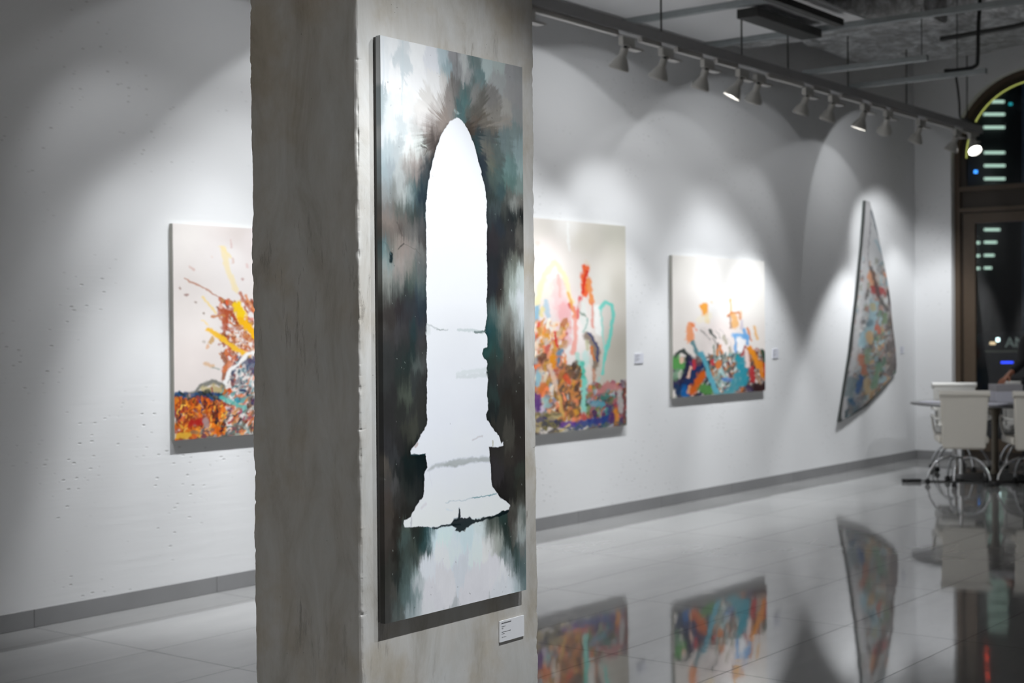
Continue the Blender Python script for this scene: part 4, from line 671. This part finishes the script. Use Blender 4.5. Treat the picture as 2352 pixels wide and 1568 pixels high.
cab2 = [(13.1, 4.96, 3.74), (13.1, 4.975, 3.6), (13.12, 4.98, 3.3), (13.2, 5.02, 3.235), (13.7, 5.2, 3.36), (14.7, 5.46, 3.612), (15.2, 5.5, 3.615)]
cab2 = [(12.1, 4.56, 3.60), (12.14, 4.56, 3.50), (12.20, 4.57, 3.38), (12.32, 4.61, 3.29), (12.9, 4.80, 3.35), (13.9, 5.17, 3.50), (14.9, 5.46, 3.613), (15.2, 5.49, 3.615)]
tag(MB().tube(spline(cab2, 8), .011, 8).build('power_cable', M['black']), 'black cable hanging from the strut and running to the far end of the rail', 'cable')

# ------------------------------------------------------------------ spotlights
lens = emis('lamp_lens', (1, .97, .93, 1), 9.0)
lensoff = simple('dark_lens', (.25, .25, .24), .15)
def head_parts(root, d, on=True):
    d = Vector(d).normalized()
    ad = MB(); ad.box((-.075, -.020, -.058), (.075, .020, -.0), .004)
    ad.build('adapter', M['whitehead'], root)
    wg = MB(); wg.prism([(.0, 0), (.15, 0), (.19, .010), (.15, .016), (.0, .016)], lambda u, v, dd: (u, dd, -.076+v), -.03, .03); wg.build('driver_cover', M['white'], root)
    piv = Vector((-.02, .0, -.068))
    MB().tube([(-.02, 0, -.06), piv, piv+d*.02], .011, 8).build('swivel', M['dark'], root)
    z = d; x = z.orthogonal().normalized(); y = z.cross(x); R = Matrix((x, y, z)).transposed().to_4x4(); R.translation = piv
    body = MB(); body.lathe([(.0, .004), (.024, .004), (.027, .010), (.027, .060), (.031, .068), (.044, .088), (.058, .112), (.067, .134), (.071, .140), (.071, .156), (.068, .158), (.066, .146), (.060, .134), (.05, .115), (0, .11)], 28, R, False)
    sh = body.build('shade', M['whitehead'], root, smooth=True)
    ln = MB(); ln.lathe([(.0, .128), (.052, .132), (.062, .138), (.060, .141), (.03, .149), (0, .152)], 24, R, False); ln.build('lamp_lens', lens if on else lensoff, sh, smooth=True)
    return piv+d*.175
HEADZ = TZ0-.030
def lamp(loc, target, comps, name):
    for k, (P, aim, size, blend) in enumerate(comps):
        ld = bpy.data.lights.new(name, 'SPOT'); ld.energy = P; ld.spot_size = math.radians(size); ld.spot_blend = blend; ld.shadow_soft_size = .028
        ld.color = (.955, .98, 1.0) if loc[0] > -2 else (1.0, .955, .89)
        o = bpy.data.objects.new(name, ld); C.objects.link(o); o.location = loc
        o.rotation_euler = (Vector(aim)-Vector(loc)).to_track_quat('-Z', 'Y').to_euler()
EXPO = 0.0
# each lamp: (x on the rail, point its shade is aimed at, beam parts [(watts, aim point, cone, softness)], label)
def A_(x, z, P, s, b): return (P, (x, WY, z), s, b)
HEADS = [
 (4.4, (4.8, WY, 1.0), [A_(5.90, 0.7, 21.2, 56, 0.6), A_(5.40, 1.5, 11.0, 84, 0.6), A_(5.90, 0.2, 15.3, 56, 0.6), A_(5.40, 0.2, 17.2, 56, 0.6), A_(5.40, -0.6, 67.3, 36, 0.6)], 'spotlight on the rail nearest the viewer, out of the picture to the left'),
 (5.6, (5.3, WY, .6), [A_(6.60, -0.6, 51.2, 100, 1), A_(5.30, -0.6, 40.5, 56, 0.6), A_(5.90, 1.5, 10.6, 84, 0.6), A_(5.00, -0.6, 19.6, 84, 0.6), A_(5.60, 2.3, 4.6, 120, 0.1), A_(5.00, -0.6, 100.8, 36, 0.6), A_(6.20, -0.6, 3.0, 84, 0.6), A_(5.60, 0.7, 23.8, 56, 0.6), A_(5.60, -0.6, 72.4, 36, 0.6)], 'spotlight aimed at the orange burst painting, first of three'),
 (6.35, (6.3, WY, .8), [A_(6.60, 2.0, 7.0, 120, 0.1), A_(6.65, -0.6, 23.0, 100, 1), A_(6.65, -0.6, 121.4, 56, 0.6), A_(6.35, 2.0, 6.1, 104, 0.15), A_(6.05, -0.6, 23.1, 56, 0.6)], 'spotlight aimed at the orange burst painting, second of three'),
 (7.3, (7.3, WY, .8), [A_(7.05, 2.9, 11.5, 136, 0.06), A_(7.60, -0.6, 53.1, 100, 1), A_(6.30, -0.6, 31.9, 84, 0.6), A_(8.30, -0.6, 131.5, 56, 0.6), A_(7.30, 2.0, 3.1, 104, 0.15)], 'spotlight aimed at the orange burst painting, third of three'),
 (8.45, (8.45, WY, 1.0), [A_(7.45, -0.6, 35.4, 84, 0.6), A_(9.45, -0.6, 12.8, 84, 0.6), A_(8.70, 2.0, 3.3, 148, 0.06), A_(7.85, 2.3, 9.2, 84, 0.6), A_(9.05, -0.6, 127.9, 56, 0.6)], 'spotlight first in the row right of the column'),
 (8.965, (8.965, WY, 1.2), [A_(8.72, 2.0, 7.7, 148, 0.06), A_(10.46, 0.7, 24.2, 84, 0.6), A_(9.96, 1.1, 9.0, 84, 0.6), A_(7.96, 0.7, 14.3, 84, 0.6), A_(9.96, -0.6, 5.7, 56, 0.6), A_(8.36, -0.6, 42.5, 84, 0.6)], 'spotlight second in the row right of the column'),
 (9.55, (9.5, WY, .9), [A_(9.55, 2.3, 5.1, 148, 0.06), A_(9.55, 1.5, 9.1, 84, 0.6), A_(10.55, -0.6, 21.1, 84, 0.6), A_(10.15, -0.6, 103.0, 56, 0.6), A_(9.25, -0.6, 15.2, 100, 1), A_(10.55, 1.1, 3.7, 84, 0.6)], 'spotlight third in the row right of the column'),
 (10.09, (9.6, WY, 1.5), [A_(10.09, 2.0, 2.2, 104, 0.15)], 'spotlight with thin bright rim facing left, fourth from the column'),
 (10.37, (10.7, WY, 1.3), [A_(10.62, 2.3, 4.6, 104, 0.15)], 'spotlight close beside the bright-rimmed one, fifth from the column'),
 (11.22, (11.2, WY, 1.1), [A_(11.22, -0.6, 40.7, 84, 0.6), A_(11.22, -0.6, 18.4, 100, 1), A_(11.47, 2.3, 4.2, 148, 0.06), A_(11.22, 2.0, 3.3, 148, 0.06), A_(10.62, -0.6, 99.6, 56, 0.6), A_(11.52, -0.6, 53.3, 56, 0.6), A_(10.22, 1.1, 7.8, 84, 0.6), A_(11.22, 1.1, 11.8, 84, 0.6)], 'spotlight sixth from the column, first of the pair after the gap'),
 (11.72, (11.7, WY, 1.1), [A_(12.32, -0.6, 188.1, 56, 0.6), A_(11.42, -0.6, 15.5, 84, 0.6)], 'spotlight seventh from the column, second of the pair after the gap'),
 (12.375, (12.1, WY, .8), [A_(11.38, 0.7, 19.6, 56, 0.6), A_(12.12, 2.3, 2.8, 136, 0.06), A_(11.78, 1.9, 7.8, 84, 0.6)], 'spotlight with its lit lamp showing, eighth from the column'),
 (12.88, (14.0, WY, 1.8), [], 'spotlight tilted toward the sail-shaped piece, half hidden by its mount'),
 (13.66, (14.0, WY, 1.2), [A_(13.41, 2.0, 5.8, 120, 0.1), A_(15.16, 1.9, 51.5, 56, 0.6), A_(14.3, 2.6, 7, 112, .06)], 'spotlight hanging alone before the far pair'),
 (14.61, (14.6, WY, 1.2), [A_(14.91, 1.9, 14.0, 84, 0.6), A_(13.61, 0.7, 190.8, 36, 0.6), A_(13.61, -0.6, 52.9, 56, 0.6)], 'left spotlight of the far pair at the end of the rail'),
 (15.03, (13.6, 4.2, 1.2), [A_(14.03, 0.2, 74.1, 56, 0.6), A_(15.03, 1.9, 13.2, 84, 0.6), A_(14.73, 0.2, 14.9, 84, 0.6), A_(15.63, 0.7, 79.6, 56, 0.6), (18, (EX, 6.25, .9), 70, .7), (30, (13.8, 4.6, .8), 80, .9)], 'spotlight with bright white glowing mouth at the end of the rail'),
 (2.8, (2.8, 2.6, .8, 1.1, 3.57), [(42, (2.3, 2.6, 1.0), 40, 1), (76, (2.6, 2.6, .4), 64, .4), (180, (2.65, 2.6, -.3), 64, .4), (38, (3.0, 2.6, 1.0), 64, .4), (12, (3.0, 2.6, 2.6), 46, 1)], 'left spotlight on the front track lighting the tall painting'),
 (3.7, (3.0, 2.6, .8, 1.1, 3.57), [(95, (2.7, 2.6, .6), 64, .6)], 'right spotlight on the front track lighting the tall painting'),
 (-3.7, (-5.0, .2, 1.2, 0.0, 3.57), [(300, (-5.0, .2, 1.2), 110, .8)], 'added fill spotlight behind the viewer aimed at the near wall, first of three'),  # three unseen fill lamps, added to bounce light onto the column's left face
 (-3.7, (-5.0, 2.6, 1.2, 2.4, 3.57), [(300, (-5.0, 2.6, 1.2), 110, .8)], 'added fill spotlight behind the viewer aimed at the near wall, second of three'),
 (-3.7, (-5.0, 4.8, 1.2, 4.6, 3.57), [(270, (-5.0, 4.8, 1.2), 110, .8)], 'added fill spotlight behind the viewer aimed at the near wall, third of three'),
 (9.5, (13.4, 4.6, .6, 1.5, 3.57), [(260, (13.4, 4.6, .6), 30, 1)], 'added fill spotlight to the right of the picture aimed at the meeting table'),  # unseen fill lamp, added to brighten the chairs and table
]

for i, (x, tgt, comps, lab) in enumerate(HEADS):
    y0, z0 = (TYY, HEADZ) if len(tgt) == 3 else (tgt[3], tgt[4])
    base = Vector((x, y0, z0)); d = (Vector(tgt[:3])-(base+Vector((-.02, 0, -.068)))).normalized()
    root = empty('spotlight', base, label=lab, cat='spotlight', group='white spotlights on the rail')
    tip = head_parts(root, d, bool(comps))
    if comps: lamp(base+tip, tgt[:3], comps, 'spot_beam')
t2 = empty('lighting_track', (0, 1.1, 3.60), label='white power track in front of the column', cat='track')
MB().box((1.8, -.02, -.03), (5.2, .02, 0), .003).build('track_length', M['white'], t2)
for x in (2.2, 4.8): MB().tube([(x, 0, 0), (x, 0, HZ-3.6)], .006, 8).build('hanger_rod', M['dark'], t2)

t3 = empty('lighting_track', (-3.7, 0, 3.60), label='added white power track for the fill lamps behind the viewer', cat='track')  # unseen track, added to carry the fill lamps behind the viewer
MB().box((-.02, -1.2, -.03), (.02, 5.8, 0), .003).build('track_length', M['white'], t3)
t4 = empty('lighting_track', (9.5, 0, 3.60), label='added short white power track for the fill lamp right of the picture', cat='track')  # unseen track, added only to hold the table's fill lamp
MB().box((-.02, .9, -.03), (.02, 2.1, 0), .003).build('track_length', M['white'], t4)
MB().tube([(0, 1.2, 0), (0, 1.2, HZ-3.6)], .006, 8).build('hanger_rod', M['dark'], t4)
for y in (-.8, 5.2): MB().tube([(0, y, 0), (0, y, HZ-3.6)], .006, 8).build('hanger_rod', M['dark'], t3)

# ------------------------------------------------------------------ table and chairs
TC = DL(14.2, 4.70)
tb = empty('round_table', TC, label='round meeting table with thin dark glass top between the white chairs', cat='table')
MB().lathe([(0, .728), (.79, .728), (.80, .734), (.80, .744), (.79, .75), (0, .75)], 72, None, False).build('table_top', M['tabletop'], tb, smooth=True)
MB().lathe([(.05, .03), (.032, .12), (.030, .55), (.06, .68), (.14, .727), (0, .727)], 24).build('pedestal', M['pedestal'], tb, smooth=True)
MB().lathe([(0, .001), (.42, .001), (.42, .02), (.14, .055), (0, .055)], 48, None, False).build('base_disc', M['plastic'], tb, smooth=True)

def rounded_panel(w0, w1, h, th, zb, yb, tilt):
    "padded back panel"
    bm = bmesh.new(); bmesh.ops.create_cube(bm, size=1)
    for v in bm.verts:
        t = v.co.z+.5; w = w0+(w1-w0)*t
        v.co = Vector((v.co.x*w, v.co.y*th+yb-tilt*t, zb+h*t))
    bmesh.ops.bevel(bm, geom=bm.edges[:], offset=.014, segments=3, affect='EDGES')
    bm.verts.index_update(); m = MB(); m.add([v.co[:] for v in bm.verts], [[v.index for v in f.verts] for f in bm.faces]); bm.free(); return m
def make_chair(loc, rz, label, mat):
    "faces local +Y"
    c = empty('office_chair', loc, rz, label=label, cat='chair', group='white leather office chairs round the table')
    bk = rounded_panel(.385, .43, .50, .045, .355, -.235, .045).build('backrest', mat, c, smooth=True)
    m = MB(); m.tube([(-.225, -.295, .868), (.225, -.295, .868)], .031, 16); m.build('top_roll', mat, bk, smooth=True)
    s_ = MB(); s_.box((-.225, -.215, .40), (.225, .24, .475), .022); s_.build('seat', mat, c, smooth=True)
    for sx in (-1, 1):
        p = spline([(sx*.20, -.24, .63), (sx*.245, -.16, .635), (sx*.26, .0, .655), (sx*.255, .10, .645), (sx*.245, .14, .60), (sx*.235, .10, .50), (sx*.21, .03, .43)], 6)
        MB().tube(p, .0125, 10).build('armrest', M['leatherw'], c, smooth=True)
    MB().lathe([(.022, .10), (.022, .26), (.014, .265), (.014, .385), (.06, .398), (0, .4)], 20).build('gas_lift', M['chrome'], c, smooth=True)
    MB().box((-.1, -.1, .385), (.1, .1, .401), .004).build('seat_plate', M['plastic'], c)
    for k in range(5):
        a = math.radians(90+72*k+18); u = Vector((math.cos(a), math.sin(a), 0))
        p = spline([u*.02+Vector((0, 0, .255)), u*.12+Vector((0, 0, .262)), u*.22+Vector((0, 0, .215)), u*.285+Vector((0, 0, .12)), u*.30+Vector((0, 0, .062))], 6)
        MB().tube(p, .0115, 10).build('leg', M['chrome'], c, smooth=True)
        w2 = u.cross(Vector((0, 0, 1)))
        q = MB()
        for sgn in (-1, 1):
            R = Matrix((u, Vector((0, 0, 1)), w2)).transposed().to_4x4(); R.translation = u*.305+Vector((0, 0, .0265))+w2*sgn*.012
            q.lathe([(0, -.008), (.022, -.008), (.026, -.004), (.026, .004), (.022, .008), (0, .008)], 18, R, False)
        q.tube([u*.30+Vector((0, 0, .03)), u*.30+Vector((0, 0, .066))], .008, 8)
        q.build('caster', M['plastic'], c, smooth=True)
    return c
def facing(p, q): d = q-p; return math.atan2(d.y, d.x)-math.pi/2
p1 = DL(13.70, 4.215); ch = make_chair(p1, facing(p1, DL(15.0, 4.46)), 'cream leather office chair with rolled top, back to the viewer, left of the table', M['leather'])
p2 = DL(13.48, 4.80); make_chair(p2, facing(p2, DL(15.0, 5.0)), 'cream leather office chair cut by the right edge of the photo, back to the viewer', M['leather'])
p3 = DL(15.02, 4.60)
make_chair(p3, facing(p3, DL(13.6, 4.40)), 'white leather office chair on the far side of the table', M['leatherw'])
p4 = DL(15.28, 5.40)
make_chair(p4, facing(p4, DL(14.0, 5.2)), 'white leather office chair behind the standing person', M['leatherw'])

# things on the table
bx = DL(14.18, 4.79, .7505)
rzv = math.atan2(RD.y, RD.x)
b1 = empty('archive_box', bx, rzv+.05, label='pale lilac white box with a grey lid on the table under the person\'s hand', cat='box')
MB().box((-.11, -.07, 0), (.15, .12, .105), .003).build('box_base', M['paper'], b1); MB().box((-.113, -.073, .105), (.153, .123, .172), .003).build('lid', M['greybox'], b1)
tag(MB().box((-.10, -.14, 0), (.10, .14, .010), .001).build('paper_stack', M['paper'], loc=DL(14.15, 4.12, .7505)), 'thin stack of lilac white papers at the left side of the table', 'papers')
tag(MB().box((-.15, -.10, 0), (.15, .10, .012), .001).build('folder', M['paper'], loc=DL(13.72, 4.52, .7505)), 'flat pale folder on the near edge of the table between the chairs', 'folder')
# extension lead on the floor
ps = empty('power_strip', DL(13.97, 3.86, 0), rzv, label='black power strip with cable lying on the floor left of the chair', cat='power strip')
m = MB(); m.box((-.13, -.022, .001), (.05, .022, .032), .006); m.build('socket_block', M['plastic'], ps)
MB().tube(spline([(.05, 0, .012), (.15, .01, .008), (.26, -.02, .008), (.4, .02, .008), (.7, .1, .008)], 6), .007, 8).build('cable', M['black'], ps)
MB().box((-.10, -.045, .001), (-.06, -.024, .03), .004).build('plug', M['plastic'], ps)

# ------------------------------------------------------------------ person at the table
def skin_body(name, verts, edges, radii, mat, parent, sub=2, root=0):
    me = bpy.data.meshes.new(name); me.from_pydata([tuple(v) for v in verts], edges, []); me.materials.append(mat)
    o = bpy.data.objects.new(name, me); C.objects.link(o)
    if parent: o.parent = parent
    md = o.modifiers.new('Skin', 'SKIN'); md.use_smooth_shade = True
    sv = me.skin_vertices[0].data if me.skin_vertices else None
    if sv is None:
        bm = bmesh.new(); bm.from_mesh(me); lay = bm.verts.layers.skin.verify(); bm.to_mesh(me); bm.free(); sv = me.skin_vertices[0].data
    for i, r in enumerate(radii): sv[i].radius = r if isinstance(r, tuple) else (r, r); sv[i].use_root = (i == root)
    s = o.modifiers.new('Sub', 'SUBSURF'); s.levels = sub; s.render_levels = sub
    return o
pb = DL(14.90, 5.40)
per = empty('person', pb, 0, label='person in a black long-sleeved top with auburn hair, one hand on the table box', cat='person')
def B(t, l, z): return DL(t, l, z)-pb
J = dict(pel=B(14.92, 5.39, .93), wa=B(14.88, 5.38, 1.08), ch=B(14.80, 5.36, 1.24), nk0=B(14.75, 5.345, 1.39), nk=B(14.73, 5.34, 1.45), hd0=B(14.70, 5.33, 1.52), hd1=B(14.69, 5.33, 1.60), hd2=B(14.70, 5.33, 1.68),
         rs=B(14.72, 5.185, 1.365), re=B(14.52, 5.075, 1.12), rw=B(14.34, 4.885, 1.005), ls=B(14.78, 5.51, 1.365), le=B(14.80, 5.60, 1.10), lw=B(14.70, 5.50, .90),
         rh=B(14.95, 5.30, .88), rk=B(14.93, 5.29, .50), ra=B(14.97, 5.29, .09), rt=B(14.84, 5.28, .04), lh=B(14.95, 5.48, .88), lk=B(14.94, 5.50, .50), la=B(14.99, 5.51, .09), lt=B(14.86, 5.51, .04))
names = list(J); I = {k: i for i, k in enumerate(names)}
E_ = [('pel', 'wa'), ('wa', 'ch'), ('ch', 'nk0'), ('nk0', 'nk'), ('nk', 'hd0'), ('hd0', 'hd1'), ('hd1', 'hd2'), ('ch', 'rs'), ('rs', 're'), ('re', 'rw'), ('ch', 'ls'), ('ls', 'le'), ('le', 'lw'), ('pel', 'rh'), ('rh', 'rk'), ('rk', 'ra'), ('ra', 'rt'), ('pel', 'lh'), ('lh', 'lk'), ('lk', 'la'), ('la', 'lt')]
rad = dict(pel=(.115, .075), wa=(.09, .06), ch=(.11, .07), nk0=.05, nk=.05, hd0=.07, hd1=.082, hd2=.062, rs=.05, re=.036, rw=.026, ls=.05, le=.036, lw=.026, rh=.08, rk=.055, ra=.04, rt=.035, lh=.08, lk=.055, la=.04, lt=.035)
vs = [J[k] for k in names]; es = [(I[a], I[b]) for a, b in E_]; rr = [rad[k] for k in names]
def add_hand(w, fwd, side, dn, curl):
    "palm and five fingers appended to the body skeleton"
    pi = len(vs); vs.append(w+fwd*.045); rr.append((.028, .018)); es.append((I['rw'] if w is J['rw'] else I['lw'], pi))
    pk = len(vs); vs.append(w+fwd*.085); rr.append((.030, .014)); es.append((pi, pk))
    for k, (off, ln) in enumerate(((-.030, .070), (-.010, .080), (.011, .074), (.030, .058))):
        a = w+fwd*.10+side*off; c = len(vs)
        b1_ = a+fwd*ln*.45+dn*ln*.10*curl; b2_ = b1_+fwd*ln*.30+dn*ln*.25*curl; b3_ = b2_+fwd*ln*.16+dn*ln*.28*curl
        vs.extend([a, b1_, b2_, b3_]); rr.extend([.0095, .0088, .008, .007]); es.extend([(pk, c), (c, c+1), (c+1, c+2), (c+2, c+3)])
    c = len(vs); vs.extend([w+fwd*.045-side*.038+dn*.008, w+fwd*.078-side*.055+dn*.014, w+fwd*.10-side*.058+dn*.018]); rr.extend([.011, .0098, .008]); es.extend([(pi, c), (c, c+1), (c+1, c+2)])
fw = (-VD*.55-RD*.70-Vector((0, 0, .42))).normalized(); sd = fw.cross(Vector((0, 0, 1))).normalized()
add_hand(J['rw'], fw, sd, Vector((0, 0, -1)), 1.0)
fw2 = (-VD*.5-RD*.4-Vector((0, 0, .6))).normalized(); add_hand(J['lw'], fw2, -fw2.cross(Vector((0, 0, 1))).normalized(), Vector((0, 0, -1)), .8)
body = skin_body('body', vs, es, rr, M['skin'], per)
def garment(name, keys, edges, radii, mat, trims={}):
    P = [trims.get(k, J.get(k)) for k in keys]; ix = {k: i for i, k in enumerate(keys)}
    return skin_body(name, P, [(ix[a], ix[b]) for a, b in edges], radii, mat, per)
rcu = J['re'].lerp(J['rw'], .80); lcu = J['le'].lerp(J['lw'], .85)
garment('black_top', ['pel', 'wa', 'ch', 'nk0', 'rs', 're', 'rcu', 'ls', 'le', 'lcu'], [('pel', 'wa'), ('wa', 'ch'), ('ch', 'nk0'), ('ch', 'rs'), ('rs', 're'), ('re', 'rcu'), ('ch', 'ls'), ('ls', 'le'), ('le', 'lcu')],
        [(.16, .12), (.145, .11), (.165, .12), .068, .064, .05, .040, .064, .05, .040], M['knit'], dict(rcu=rcu, lcu=lcu, pel=J['pel']-Vector((0, 0, .07))))
garment('trousers', ['pel', 'rh', 'rk', 'ra', 'lh', 'lk', 'la'], [('pel', 'rh'), ('rh', 'rk'), ('rk', 'ra'), ('pel', 'lh'), ('lh', 'lk'), ('lk', 'la')], [(.15, .11), .092, .068, .055, .092, .068, .055], M['trousers'])
for s_, k in ((-1, 'rt'), (1, 'lt')):
    t_ = J[k]; MB().add([], []); m = MB(); m.tube([t_+VD*.20+Vector((0, 0, .01)), t_+VD*.08+Vector((0, 0, .012)), t_-VD*.03+Vector((0, 0, .0)), t_-VD*.09+Vector((0, 0, -.005))], [.034, .042, .040, .022], 12); m.build('shoe', M['plastic'], per, smooth=True)
# hair: cap plus long locks falling over the shoulders
hc = J['hd1']; m = MB(); R = Matrix.Translation(hc+VD*.02+Vector((0, 0, .02)))
m.lathe([(0, -.09), (.085, -.05), (.104, .0), (.10, .06), (.07, .105), (0, .118)], 24, R, False)
for k in range(26):
    a = math.radians(-60+300*k/25)-.6; u = RD*math.cos(a)+VD*math.sin(a)
    if u.dot(-VD) > .55: continue
    p0 = hc+u*.085+Vector((0, 0, .05)); ln = random.uniform(.36, .46)
    m.tube(spline([p0, p0+u*.03-Vector((0, 0, .12)), p0+u*.05-VD*.02-Vector((0, 0, .28)), p0+u*.03-VD*.06-Vector((0, 0, ln))], 5), [.022]*6+[.020]*5+[.016]*4+[.006], 7)
m.build('hair', M['hair'], per, smooth=True)
# face
fc = -VD; m = MB(); m.tube([hc+fc*.082+Vector((0, 0, .005)), hc+fc*.105-Vector((0, 0, .028)), hc+fc*.088-Vector((0, 0, .04))], [.008, .014, .010], 8); m.build('nose', M['skin'], per, smooth=True)
for s_ in (-1, 1):
    MB().lathe([(0, -.010), (.008, -.006), (.011, 0), (.008, .006), (0, .010)], 14, Matrix.Translation(hc+fc*.079+RD*.03*s_+Vector((0, 0, .008))), False).build('eye', M['paper'], per, smooth=True)
    MB().tube([hc+RD*.084*s_+Vector((0, 0, .02)), hc+RD*.092*s_+Vector((0, 0, -.02))], .012, 8).build('ear', M['skin'], per, smooth=True)
MB().tube([hc+fc*.078+RD*-.022-Vector((0, 0, .062)), hc+fc*.088-Vector((0, 0, .064)), hc+fc*.078+RD*.022-Vector((0, 0, .062))], .006, 8).build('mouth', simple('lips', (.25, .05, .04), .4), per, smooth=True)

# ------------------------------------------------------------------ world, camera, view
wd = bpy.data.worlds.new('night'); bpy.context.scene.world = wd; wd.use_nodes = True
wd.node_tree.nodes['Background'].inputs[0].default_value = (.006, .010, .018, 1); wd.node_tree.nodes['Background'].inputs[1].default_value = .6
cd = bpy.data.cameras.new('camera'); cam = bpy.data.objects.new('camera', cd); C.objects.link(cam)
cd.sensor_width = 36; cd.sensor_fit = 'HORIZONTAL'; cd.lens = F_PX/2352*36; cd.clip_end = 1000; cd.clip_start = .05
v = Vector((math.cos(YAW)*math.cos(PITCH), math.sin(YAW)*math.cos(PITCH), -math.sin(PITCH))); up = RD.cross(v)
r_ = RD*math.cos(ROLL)-up*math.sin(ROLL); u_ = RD*math.sin(ROLL)+up*math.cos(ROLL)
mw = Matrix((r_, u_, -v)).transposed().to_4x4(); mw.translation = (0, 0, CAM_H); cam.matrix_world = mw
cd.dof.use_dof = True; cd.dof.focus_distance = 4.0; cd.dof.aperture_fstop = 4.2; cd.dof.aperture_blades = 7
sc = bpy.context.scene; sc.camera = cam
sc.view_settings.view_transform = 'Standard'; sc.view_settings.look = 'None'; sc.view_settings.gamma = 1; sc.view_settings.use_curve_mapping = False
sc.view_settings.exposure = EXPO
